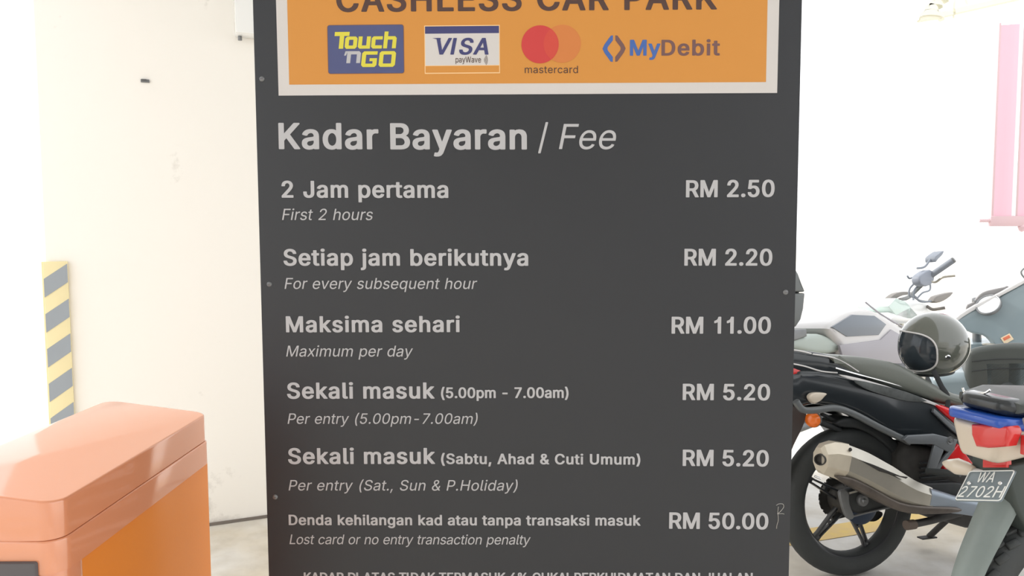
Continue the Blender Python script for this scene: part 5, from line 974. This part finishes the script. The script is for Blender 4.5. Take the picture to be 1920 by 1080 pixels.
# ------------------------------------------------------------------ motorcycle B: blue and black, nearest on the right, plate towards the camera
FB = Frame(floor_at(1975, 1321), 20, 0)
mb = empty('motorcycle', None, 'blue and black motorcycle with grey mudguard and number plate, nearest on the right', 'motorcycle', FB.M, 'parked motorcycles')
wheel(mb, (-.07, 0, .295), Ro=.29, hw=.048, hs=.055, blocks=True, rm=silver, spokes=(18, 90, 162, 234, 306))
XT = FB.side(1840, 815, 0).x
zb_ = lambda py: FB.back(1840, py, XT).z
# lamp housing across the tail
def tail_loft(name, x0, x1, z0b, z0t, z1b, z1t, w0, w1, m, bev=.012, rear_round=.02, low=1):
    """solid between a rear section (x0) and a front section (x1), plan corners rounded at the rear"""
    bm = bmesh.new()
    secs = []
    n = 6
    xs = [x0 + rear_round * (1 - math.cos(PI / 2 * k / 4)) for k in range(5)] + [x0 + rear_round + (x1 - x0 - rear_round) * k / 4 for k in range(1, 5)]
    for i, x in enumerate(xs):
        t = (x - x0) / (x1 - x0)
        ins = rear_round * (1 - math.sin(PI / 2 * min(i, 4) / 4))
        W = w0 + (w1 - w0) * t - ins
        zb1, zt1 = z0b + (z1b - z0b) * t + ins * .4, z0t + (z1t - z0t) * t - ins * .4
        secs.append([bm.verts.new((x, y * (low + (1 - low) * min(1, (z - zb1) / (zt1 - zb1))), z)) for y, z in rrect(-W, zb1, W, zt1, min(bev, (zt1 - zb1) * .45), 3)])
    for a, b in zip(secs, secs[1:]):
        for i in range(len(a)): bm.faces.new((a[i], a[(i + 1) % len(a)], b[(i + 1) % len(a)], b[i]))
    bm.faces.new(secs[0]); bm.faces.new(secs[-1][::-1])
    return finish(name, bm, m, mb, smooth=45)
lamp = tail_loft('tail_lamp', XT - .02, XT + .30, zb_(862), zb_(792), zb_(838), zb_(806), .088, .125, clear_lens, .014, .035, low=.62)
def rect_back(name, px0, py0, px1, py1, x, d, m, parent, bev=.004, pts=None):
    return back_slab(name, FB, pts or [(px0, py0), (px1, py0), (px1, py1), (px0, py1)], x, d, m, parent, bev, smooth=0)
rect_back('red_lens', 0, 0, 0, 0, XT - .028, .05, red_lens, lamp, .01, pts=[(1819, 796), (1850, 797), (1888, 800), (1893, 812), (1884, 838), (1850, 841), (1828, 838), (1819, 815)])
bm = bmesh.new(); add_slab(bm, [(XT + .02, zb_(835)), (XT + .24, zb_(826)), (XT + .26, zb_(812)), (XT + .12, zb_(800)), (XT + .02, zb_(800))], -.128, -.09, .006, wf=lambda x, z: 1)
finish('side_red_lens', bm, red_lens, lamp, smooth=40)
tail_loft('blue_cowl', XT - .035, XT + .34, zb_(792), zb_(770), zb_(812), zb_(790), .085, .135, blue_paint, .008, .03)
cow = tail_loft('grab_cowl', XT - .01, XT + .34, zb_(771), zb_(739), zb_(792), zb_(752), .075, .115, black_gloss, .02, .04)
tube('chrome_clip', [FB.back(1805, 727, XT + .02), FB.back(1812, 737, XT + .02), FB.back(1845, 737, XT + .02), FB.back(1856, 731, XT + .02)], .003, chrome, cow, n=3, seg=8)
tube('grab_rail', [(XT + .02, -.10, zb_(776)), (XT + .10, -.14, zb_(768)), (XT + .22, -.15, zb_(770)), (XT + .32, -.12, zb_(780))], .011, silver_cap, mb)
bm = bmesh.new(); add_slab(bm, [(XT + .02, zb_(745)), (XT + .1, zb_(735)), (XT + .5, zb_(760)), (XT + .8, zb_(775)), (XT + .8, zb_(810)), (XT + .3, zb_(790)), (XT + .02, zb_(765))], -.10, .10, .03, 4)
finish('seat', bm, seat_vinyl, mb, smooth=50)
# dark tail underside carrying the plate
slab('tail_bracket', FB, [(1858, 862), (1940, 842), (1985, 850), (1975, 900), (1925, 960), (1890, 985), (1868, 940), (1856, 900)], 0, .058, mat('green_black_plastic', srgb(58, 66, 64), .5), mb, .01, smooth=0)
rf = rect_back('reflector', 1842, 859, 1887, 877, XT + .03, .02, red_lens, mb, .003)
# plate: inclined sheet with raised rim, characters and two bolts
xp0 = XT - .085
xp1 = xp0
for _ in range(60):      # the sheet is a true rectangle: tip it forward until its sides stand square
    pb = [FB.back(1789, 939, xp0), FB.back(1877, 941, xp0)]; pt = [FB.back(1816, 881, xp1), FB.back(1908, 883, xp1)]
    if ((pt[0] + pt[1]) / 2 - (pb[0] + pb[1]) / 2).dot((pb[1] - pb[0]).normalized()) < 0: break
    xp1 += .004
pb = [FB.back(1789, 939, xp0), FB.back(1877, 941, xp0)]; pt = [FB.back(1816, 881, xp1), FB.back(1908, 883, xp1)]
org = (pb[0] + pb[1]) / 2
U = (pb[1] - pb[0]); Wp = U.length; U.normalize()
V = ((pt[0] + pt[1]) / 2 - org); Hp = V.length; V = (V - U * V.dot(U)).normalized(); N_ = U.cross(V).normalized()
skew = ((pt[0] + pt[1]) / 2 - org).dot(U)
PM = Matrix(((U.x, -N_.x, V.x, org.x), (U.y, -N_.y, V.y, org.y), (U.z, -N_.z, V.z, org.z), (0, 0, 0, 1)))   # local x along, y inwards, z up the plate
plate = bpy.data.objects.new('number_plate', None); S.collection.objects.link(plate); plate.parent = mb; plate.matrix_local = PM
plate['label'] = 'grey number plate reading WA 2702H in raised white characters'
def on_plate(o): o.parent = plate; return o
bm = bmesh.new(); add_slab(bm, rrect(-Wp / 2, 0, Wp / 2, Hp, .008, 5), 0, .003, .0008, 2); on_plate(finish('plate_sheet', bm, plate_grey, None, smooth=40))
rim_pts = [(x, -.001, z) for x, z in rrect(-Wp / 2 + .003, .003, Wp / 2 - .003, Hp - .003, .007, 5)]
tube('plate_rim', rim_pts + rim_pts[:1], .0016, plate_white, plate, n=1, seg=8, caps=False)
lettering('WA', -.22 * Wp, .14 * Wp, Hp * .60, Hp * .60, Hp * .33, 0, .05, plate_white, plate, -.0002)
lettering('2702H', -.46 * Wp, .46 * Wp, Hp * .12, Hp * .12, Hp * .35, 0, .05, plate_white, plate, -.0002)
for nm_ in [o for o in plate.children if o.name.startswith('lettering')]:
    for v in nm_.data.vertices: v.co.y = v.co.y if v.co.y > -.0004 else v.co.y - .0012
for sx in (-.35 * Wp, .315 * Wp):
    lathe('bolt', [(0, .005), (.0045, .0045), (.0062, .0015), (.0062, -.001), (0, -.001)], chrome, plate, 14, Matrix.Translation((sx, 0, Hp * .56)) @ Matrix.Rotation(R(90), 4, 'X'))
# indicators
for sgn in (1,):
    p0 = FB.back(1823, 882, XT + .03); 
    y0 = p0.y if sgn > 0 else -p0.y
    bm = bmesh.new()
    add_tube(bm, [(p0.x, y0 + sgn * -.005, p0.z), (p0.x, y0 + sgn * .015, p0.z), (p0.x, y0 + sgn * .045, p0.z - .002), (p0.x, y0 + sgn * .075, p0.z - .004), (p0.x, y0 + sgn * .092, p0.z - .005)], [.012, .019, .024, .014, .003], seg=16, n=4, ell=(1, .95))
    ind = finish('indicator', bm, clear_lens, mb, smooth=60)
    tube('indicator_stem', [(p0.x + .02, y0 - sgn * .04, p0.z), (p0.x, y0, p0.z)], .008, pale_grey, ind, n=1)
# long rear mudguard: a curved channel, open towards the wheel
path = [FB.side(x, y, 0) for x, y in ((1878, 900), (1862, 945), (1842, 990), (1822, 1035), (1806, 1078), (1796, 1112))]
path = [Vector((p.x, 0, p.z)) for p in path]
P = catmull(path, 5)
bm = bmesh.new(); rings = []
for i, p in enumerate(P):
    t = (P[min(i + 1, len(P) - 1)] - P[max(i - 1, 0)]).normalized()
    nrm = Vector((t.z, 0, -t.x)); nrm = nrm if nrm.x < 0 else -nrm           # outwards = rearwards
    f = i / (len(P) - 1)
    w = .050 - .016 * f; dpt = .032 - .012 * f
    prof = [(-w, -dpt), (-w, -.012), (-w * .86, 0), (-w * .4, .010), (0, .013), (w * .4, .010), (w * .86, 0), (w, -.012), (w, -dpt)]
    th = .004
    outer = [p + nrm * d + Vector((0, s, 0)) for s, d in prof]
    inner = [p + nrm * (d - (th if abs(s) < w * .9 else 0)) + Vector((0, s * (1 - th / w if abs(s) > w * .9 else .95), 0)) for s, d in prof]
    rings.append([bm.verts.new(v) for v in outer + inner[::-1]])
for a, b in zip(rings, rings[1:]):
    for k in range(len(a)): bm.faces.new((a[k], a[(k + 1) % len(a)], b[(k + 1) % len(a)], b[k]))
for r_ in (rings[0], rings[-1]):
    bmesh.ops.triangulate(bm, faces=[bm.faces.new(r_)])
mg = finish('rear_mudguard', bm, fender_grey, mb, smooth=50)
# rest of B outside the frame
bm = bmesh.new(); add_slab(bm, [(XT + .2, zb_(810)), (.2, .78), (.55, .72), (.75, .6), (.7, .4), (.35, .38), (.1, .58), (XT + .2, zb_(840))], -.12, .12, .025); finish('side_panel', bm, black_gloss, mb, smooth=50)
bm = bmesh.new(); add_slab(bm, [(.35, .42), (.75, .42), (.78, .18), (.42, .16), (.33, .28)], -.10, .10, .02); finish('engine', bm, dusty_black, mb)
tube('swing_arm', [(0, -.09, .29), (.42, -.09, .32)], .018, black_plastic, mb, n=1)
tube('shock_absorber', [(.02, -.10, .34), (.16, -.10, .62)], .022, chrome, mb, n=1)
bm = bmesh.new(); add_tube(bm, [(-.02, -.15, .36), (.3, -.15, .27), (.6, -.14, .22)], [.045, .045, .022], seg=16); finish('muffler', bm, silver, mb)
wheel(mb, (1.24, 0, .28), Ro=.28, hw=.035, hs=.045, rm=silver, spokes=(20, 92, 164, 236, 308))
for s in (-1, 1): tube('fork_leg', [(1.24, s * .07, .28), (1.12, s * .07, .72)], .018, silver, mb, n=1)
bm = bmesh.new(); add_slab(bm, [(.72, .34), (.92, .32), (1.06, .62), (1.10, .86), (1.00, .88), (.86, .66)], -.17, .17, .02); finish('leg_shield', bm, black_gloss, mb)
bm = bmesh.new(); add_slab(bm, [(.98, .78), (1.14, .70), (1.24, .74), (1.22, .86), (1.12, .93), (1.00, .95), (.95, .88)], -.07, .07, .025, 4); finish('headlight_cowl', bm, black_gloss, mb, smooth=50)
tube('steering_head', [(1.22, 0, .40), (1.13, 0, .66), (1.06, 0, .86)], .03, dusty_black, mb, n=2)
tube('handlebar', [(.96, -.33, .96), (1.02, -.12, .93), (1.02, .12, .93), (.96, .33, .96)], .013, black_plastic, mb)

# ------------------------------------------------------------------ motorcycle C: silver bike with a top box, behind A; glare wash lightened into its colours
FC = Frame(Vector((1.17, 3.78, 0)), 30, 6)
mcb = empty('motorcycle', None, 'pale silver motorcycle with raised tank and dark top box, standing behind the black one', 'motorcycle', FC.M, 'parked motorcycles')
wheel(mcb, (0, 0, .30), Ro=.30, hw=.055, hs=.055, rim=.215)
wheel(mcb, (1.30, 0, .30), Ro=.30, hw=.045, hs=.05, rim=.215)
tank = slab('tank', FC, [(1549, 616), (1575, 597), (1600, 582), (1626, 580), (1652, 588), (1680, 606), (1712, 628), (1722, 650), (1700, 672), (1640, 680), (1585, 668), (1572, 648)], -.14, .15, pale_grey, mcb, .035, seg=5)
slab('tank_panel', FC, [(1560, 613), (1598, 590), (1640, 592), (1662, 608), (1648, 628), (1588, 631)], -.155, .005, tint, tank, .002, centre=-.150, smooth=0)
slab('lower_panel', FC, [(1574, 647), (1600, 644), (1652, 637), (1672, 618), (1700, 634), (1712, 655), (1690, 682), (1620, 680), (1580, 668)], -.16, .008, mauve_grey, tank, .003, centre=-.153, smooth=0)
tube('tank_edge', [FC.side(x, y, -.12) for x, y in ((1622, 566), (1650, 588), (1690, 612), (1715, 626))], .005, mauve_grey, tank, n=4)
slab('seat', FC, [(1470, 634), (1505, 630), (1535, 626), (1560, 636), (1578, 652), (1562, 662), (1525, 663), (1490, 655), (1470, 650)], -.12, .13, seat_pale, mcb, .025, seg=4)
slab('tail_cowl', FC, [(1430, 640), (1490, 650), (1540, 664), (1590, 668), (1600, 690), (1540, 700), (1480, 690), (1430, 670)], -.10, .11, mauve_grey, mcb, .02)
rack = slab('rack', FC, [(1400, 619), (1513, 617), (1514, 631), (1490, 640), (1400, 648)], -.14, .14, grey_metal, mcb, .01, smooth=0)
tb = slab('top_box', FC, [(1385, 553), (1511, 549), (1509, 580), (1504, 600), (1495, 613), (1385, 618)], -.18, .18, mat('charcoal_box_shell', srgb(96, 100, 100), .5), mcb, .02, smooth=0)
slab('box_lid', FC, [(1385, 520), (1400, 497), (1488, 494), (1499, 512), (1507, 534), (1511, 547), (1385, 551)], -.18, .18, MATS['charcoal_box_shell'], tb, .02, smooth=0)
lp = FC.side(1511, 549, -.17); box('latch', (lp.x, -.1, lp.z), (.012, .05, .03), black_plastic, tb, .003)
slab('engine', FC, [(1580, 670), (1700, 672), (1735, 740), (1715, 812), (1610, 818), (1570, 760)], -.10, .13, mat('grey_engine', srgb(120, 122, 126), .5, metal=.3, noise=.3), mcb, .02, smooth=0)
tube('swing_arm', [(0, -.10, .30), (.5, -.10, .36)], .022, grey_metal, mcb, n=1)
tube('seat_tube', [(.5, 0, .4), (.1, 0, .74), (-.25, 0, .82)], .02, black_plastic, mcb)
fk = FC.side(1712, 592, 0)
for s in (-1, 1): tube('fork_leg', [(1.30, s * .09, .30), (fk.x + .02, s * .09, fk.z)], .022, silver, mcb, n=1)
fair = slab('headlight_fairing', FC, [(1655, 598), (1668, 585), (1690, 572), (1712, 563), (1733, 566), (1743, 580), (1735, 596), (1712, 606), (1680, 606)], -.08, .10, white_gloss, mcb, .03, seg=5)
c_grey = mat('glare_greyed_rubber', srgb(132, 138, 148), .6)  # dark grips, stalks and cables greyed to carry the glare wash
hb = lambda x, y, l: FC.side(x, y, l)
bar = tube('handlebar', [hb(1740, 522, -.24), hb(1722, 540, -.16), hb(1705, 556, -.04), hb(1690, 562, .06), hb(1668, 568, .14)], .012, grey_metal, mcb)
tube('grip', [hb(1742, 519, -.24), hb(1787, 488, -.36)], .0165, c_grey, bar, n=1)
lathe('bar_end', [(0, .01), (.014, .008), (.017, 0), (0, 0)], grey_metal, bar, 14, axis_to(hb(1787, 488, -.36) - hb(1742, 519, -.24), hb(1787, 488, -.36)))
slab('switch_block', FC, [(1718, 520), (1726, 512), (1738, 506), (1746, 514), (1744, 530), (1732, 537), (1720, 533)], -.24, .025, mat('grey_switch_plastic', srgb(140, 146, 158), .5), bar, .008, centre=-.235, smooth=2)
tube('brake_lever', [hb(1742, 526, -.25), hb(1754, 529, -.27), hb(1768, 520, -.31), hb(1791, 517, -.36)], .006, silver, bar)
for pts in (((1720, 503), (1734, 500), (1745, 486), (1759, 474)),):
    mt = tube('mirror_stalk', [hb(x, y, -.22) for x, y in pts], .006, c_grey, bar)
mh = slab('mirror', FC, [(1745, 492), (1744, 483), (1752, 476), (1760, 471), (1758, 478), (1750, 486)], -.22, .03, c_grey, bar, .003, centre=-.22, smooth=2)
for pts in (((1716, 530), (1706, 541), (1705, 554), (1713, 557)), ((1722, 534), (1714, 545), (1715, 557), (1724, 563), (1740, 566)), ((1744, 532), (1743, 544), (1730, 549), (1719, 560)), ((1712, 520), (1705, 522), (1701, 517))):
    tube('cable', [hb(x, y, -.16) for x, y in pts], .005, c_grey, bar)
tube('lower_mirror_stalk', [hb(x, y, -.16) for x, y in ((1716, 556), (1726, 565), (1745, 565), (1752, 560))], .006, c_grey, fair)
slab('lower_mirror', FC, [(1745, 565), (1750, 556), (1765, 551), (1781, 548), (1776, 556), (1764, 564), (1752, 568)], -.16, .02, mat('grey_mirror_back', srgb(128, 124, 120), .5), fair, .006, centre=-.16, smooth=2)
slab('left_mirror', FC, [(1661, 564), (1666, 557), (1676, 550), (1690, 547), (1703, 548), (1702, 552), (1688, 554), (1677, 559), (1666, 564)], .1, .02, MATS['grey_mirror_back'], fair, .004, centre=.1, smooth=2)
tube('left_mirror_stalk', [hb(1702, 550, .1), hb(1712, 556, .05), hb(1712, 570, .03)], .006, c_grey, fair)
tube('front_indicator', [hb(1738, 574, -.1), hb(1748, 580, -.13), hb(1760, 579, -.16), hb(1772, 577, -.19)], .009, MATS['grey_mirror_back'], fair)
wsn = slab('windscreen', FC, [(1636, 575), (1650, 560), (1668, 566), (1690, 590), (1716, 596), (1716, 602), (1670, 598), (1650, 592)], 0, .10, mat('pale_green_screen', srgb(214, 232, 226), .1, coat=.5), fair, .004, smooth=0)

# ------------------------------------------------------------------ scooter D, seen from behind at the right edge
FD = Frame(Vector((3.01, 4.61, 0)), 66, 5)
sc = empty('scooter', None, 'slate grey scooter seen from behind, with black seat, round chrome gauge and cream sticker', 'scooter', FD.M)
wheel(sc, (0, 0, .24), Ro=.24, hw=.05, hs=.05, rim=.13, spokes=(30, 102, 174, 246, 318))
wheel(sc, (1.25, 0, .24), Ro=.24, hw=.05, hs=.05, rim=.13, spokes=(30, 102, 174, 246, 318))
back = lambda pts, x: pts
seat_d = back_slab('seat', FD, [(1810, 705), (1813, 672), (1820, 657), (1850, 649), (1900, 644), (1940, 648), (1950, 668), (1952, 700), (1945, 735), (1900, 742), (1840, 738), (1818, 730)], -.12, .55, seat_vinyl, sc, .035, smooth=3, seg=5)
for v in seat_d.data.vertices:
    if v.co.x > -.08: v.co.z -= .34 * (v.co.x + .08)
for yy in (676, 694):
    tube('seat_seam', [FD.back(x, y, -.121) for x, y in ((1822, yy + 2), (1860, yy - 2), (1900, yy - 3), (1940, yy - 2))], .003, black_plastic, seat_d, n=4, seg=6)
rb_ = back_slab('rear_body', FD, [(1742, 722), (1752, 706), (1775, 701), (1830, 700), (1960, 700), (1992, 706), (2002, 724), (2006, 760), (1992, 795), (1900, 806), (1800, 802), (1754, 785), (1738, 755)], -.10, .62, slate, sc, .06, smooth=3, seg=6)
tube('body_seam', [FD.back(x, y, -.101) for x, y in ((1752, 762), (1780, 760), (1812, 757), (1840, 755))], .003, dusty_black, rb_, n=3, seg=6)
bm = bmesh.new(); add_slab(bm, [(-.12, .56), (.45, .50), (.5, .30), (.1, .32), (-.12, .40)], -.13, .13, .03); finish('under_body', bm, slate, sc, smooth=50)
tl = back_slab('tail_light', FD, [(1855, 745), (1905, 745), (1905, 765), (1855, 765)], -.20, .03, red_lens, sc, .006, smooth=0)
bm = bmesh.new(); add_box(bm, (.72, 0, .27), (.5, .36, .05), .015); finish('floorboard', bm, black_plastic, sc)
ls = back_slab('leg_shield', FD, [(1789, 602), (1812, 588), (1832, 578), (1852, 571), (1880, 554), (1925, 529), (1975, 510), (1990, 560), (1992, 735), (1940, 742), (1896, 735), (1880, 716), (1876, 700), (1866, 660), (1856, 640), (1842, 629), (1822, 625), (1803, 616), (1793, 610)], .92, .09, slate, sc, .02, smooth=2)
back_slab('headset_rim', FD, [(1786, 603), (1800, 590), (1832, 570), (1875, 549), (1925, 522), (1926, 528), (1880, 553), (1840, 574), (1806, 594), (1790, 606)], .915, .05, pale_grey, sc, .003, smooth=2)
gc = FD.back(1853, 571, .90); gv = FD.back(1853, 571, .94) - gc
gx, gz = FD.back(1873, 558, .90), FD.back(1833, 584, .90)
gn = Vector((-.68, .38, .62))
Gm = axis_to(gn, gc)
dist_r = (gx - gz).length / 2
g_ = lathe('gauge_ring', [(dist_r, -.02), (dist_r + .003, .002), (dist_r - .002, .008), (dist_r - .009, .006), (dist_r - .012, 0), (dist_r - .012, -.02)], grey_metal, sc, 32, Gm)
lathe('gauge_face', [(0, .001), (dist_r - .011, .001), (dist_r - .011, -.012), (0, -.012)], white_gloss, g_, 32, Gm)
back_slab('meter_visor', FD, [(1811, 580), (1814, 571), (1824, 567), (1836, 553), (1851, 545), (1884, 538), (1888, 536), (1896, 541), (1882, 549), (1860, 555), (1842, 566), (1828, 576), (1815, 582)], .98, .03, mat('smoke_grey_visor', srgb(140, 138, 138), .4), sc, .006, smooth=2)
st = back_slab('warning_sticker', FD, [(1876, 634), (1893, 625), (1901, 636), (1884, 646)], .913, .004, label_mat, sc, .0008, smooth=0)
back_slab('sticker_bar', FD, [(1880, 634), (1892, 628), (1895, 633), (1883, 639)], .911, .002, label_red, st, .0004, smooth=0)
tube('brake_lever', [FD.back(1842, 646, .86), FD.back(1852, 645, .86), FD.back(1864, 646, .9)], .010, silver, sc, n=3, ell=(1, .8))
tube('mirror_stalk', [FD.back(1926, 526, .93), FD.back(1916, 515, .93), FD.back(1916, 507, .93), FD.back(1926, 500, .93)], .006, grey_metal, sc)
bm = bmesh.new(); add_lathe(bm, [(0, .012), (.03, .01), (.05, .002), (.052, -.006), (0, -.008)], 24, axis_to((-1, .1, 0), FD.back(1950, 490, .93)))
mir = finish('mirror', bm, black_plastic, sc)
tube('steering_column', [(1.0, 0, .85), (1.22, 0, .26)], .03, grey_metal, sc, n=1)
bm = bmesh.new(); add_slab(bm, [(1.02, .52), (1.22, .54), (1.44, .40), (1.52, .26), (1.48, .24), (1.36, .36), (1.2, .44), (1.02, .42)], -.09, .09, .02); finish('front_mudguard', bm, slate, sc, smooth=50)
tube('side_stand', [(.5, .1, .26), (.48, .2, .04)], .01, dusty_black, sc, n=1)

# ------------------------------------------------------------------ helmet on the black motorcycle's seat
hc = depth_at(1750, 648, 3.10)
fd = Vector((-.99, -.16, 0)).normalized()
HM = Matrix.Translation(hc) @ Matrix.Rotation(math.atan2(fd.y, fd.x), 4, 'Z') @ Matrix.Rotation(R(6), 4, 'Y')
hel = empty('helmet', None, 'glossy olive black full face helmet resting on the seat of the black motorcycle', 'helmet', HM)
HX, HY, HZ = .138, .120, .136
def hp(az, el, k=1.0):
    ca, sa, ce, se = math.cos(az), math.sin(az), math.cos(el), math.sin(el)
    chin = 1 + .10 * max(0, -se) * max(0, ca)
    zz = HZ * se * (1 if se > 0 else .92)
    return Vector((HX * ca * ce * chin * k, HY * sa * ce * k, zz * k))
def opening(az, el):
    """below 1 inside the face opening"""
    return ((abs(az) / R(62)) ** 3.0 + (abs(el + R(6)) / R(38)) ** 3.0)
NA, NE = 72, 40
bm = bmesh.new(); grid = {}
E0 = R(-62)
for i in range(NA):
    for j in range(NE + 1):
        az = 2 * PI * i / NA - PI; el = E0 + (PI / 2 - E0) * j / NE
        if j == NE: el = PI / 2 - .001
        grid[i, j] = (az, el)
vs = {}
def V_(i, j):
    k = (i % NA, j)
    if k not in vs: vs[k] = bm.verts.new(hp(*grid[k]))
    return vs[k]
for i in range(NA):
    for j in range(NE):
        cs = [grid[(i + a) % NA, j + b] for a, b in ((0, 0), (1, 0), (1, 1), (0, 1))]
        if all(opening(a, e) < 1 for a, e in cs): continue
        bm.faces.new((V_(i, j), V_(i + 1, j), V_(i + 1, j + 1), V_(i, j + 1)))
# slide the jagged rim onto the smooth opening curve
for k, v in vs.items():
    az, el = grid[k]
    o_ = opening(az, el)
    if o_ < 1 and any(e.is_boundary for e in v.link_edges):
        f = (1 / max(o_, .05)) ** (1 / 3.0)
        v.co = hp(az * f, (el + R(6)) * f - R(6))
bmesh.ops.remove_doubles(bm, verts=bm.verts, dist=.0008)
bmesh.ops.recalc_face_normals(bm, faces=bm.faces)
bmesh.ops.solidify(bm, geom=bm.faces[:], thickness=.006)
finish('shell', bm, helmet_mat, hel, smooth=60)
rim_c = []
for k in range(48):
    t = 2 * PI * k / 48
    ca, sa = math.cos(t), math.sin(t)
    az = R(62) * math.copysign(abs(ca) ** (2 / 3), ca); el = R(38) * math.copysign(abs(sa) ** (2 / 3), sa) - R(6)
    rim_c.append(hp(az, el, 1.005))
tube('opening_trim', rim_c + rim_c[:1], .0034, pale_grey, hel, n=1, seg=8, caps=False)
bm = bmesh.new(); g = [[bm.verts.new(hp(R(61) * (a / 10 - 1), R(-43) + R(74) * b / 10, .985)) for b in range(11)] for a in range(21)]
for a in range(20):
    for b in range(10): bm.faces.new((g[a][b], g[a + 1][b], g[a + 1][b + 1], g[a][b + 1]))
bmesh.ops.solidify(bm, geom=bm.faces[:], thickness=.002)
finish('visor', bm, visor_mat, hel, smooth=60)
bm = bmesh.new(); bmesh.ops.create_uvsphere(bm, u_segments=24, v_segments=14, radius=1)
for v in bm.verts: v.co = Vector((v.co.x * HX * .86, v.co.y * HY * .88, max(v.co.z, -.85) * HZ * .9))
finish('lining', bm, lining, hel)
for s in (-1, 1):
    p = hp(s * R(78), R(-12), 1.0)
    lathe('visor_pivot', [(0, .006), (.008, .005), (.011, .001), (.011, -.003), (0, -.003)], chrome, hel, 16, axis_to(p, p))
bt = [hp(R(a), E0 + R(2), 1.0) for a in range(-180, 180, 12)]
tube('bottom_trim', bt + bt[:1], .006, rubber, hel, n=1, seg=8, caps=False)
sm = HM.inverted()
pts = [sm @ FA.M @ FA.side(x, y, -.11) for x, y in ((1750, 694), (1757, 708), (1766, 726), (1777, 744), (1776, 766))]
tube('chin_strap', pts, .011, strap_mat, hel, n=4, ell=(1, .25), up=(0, 1, 0))
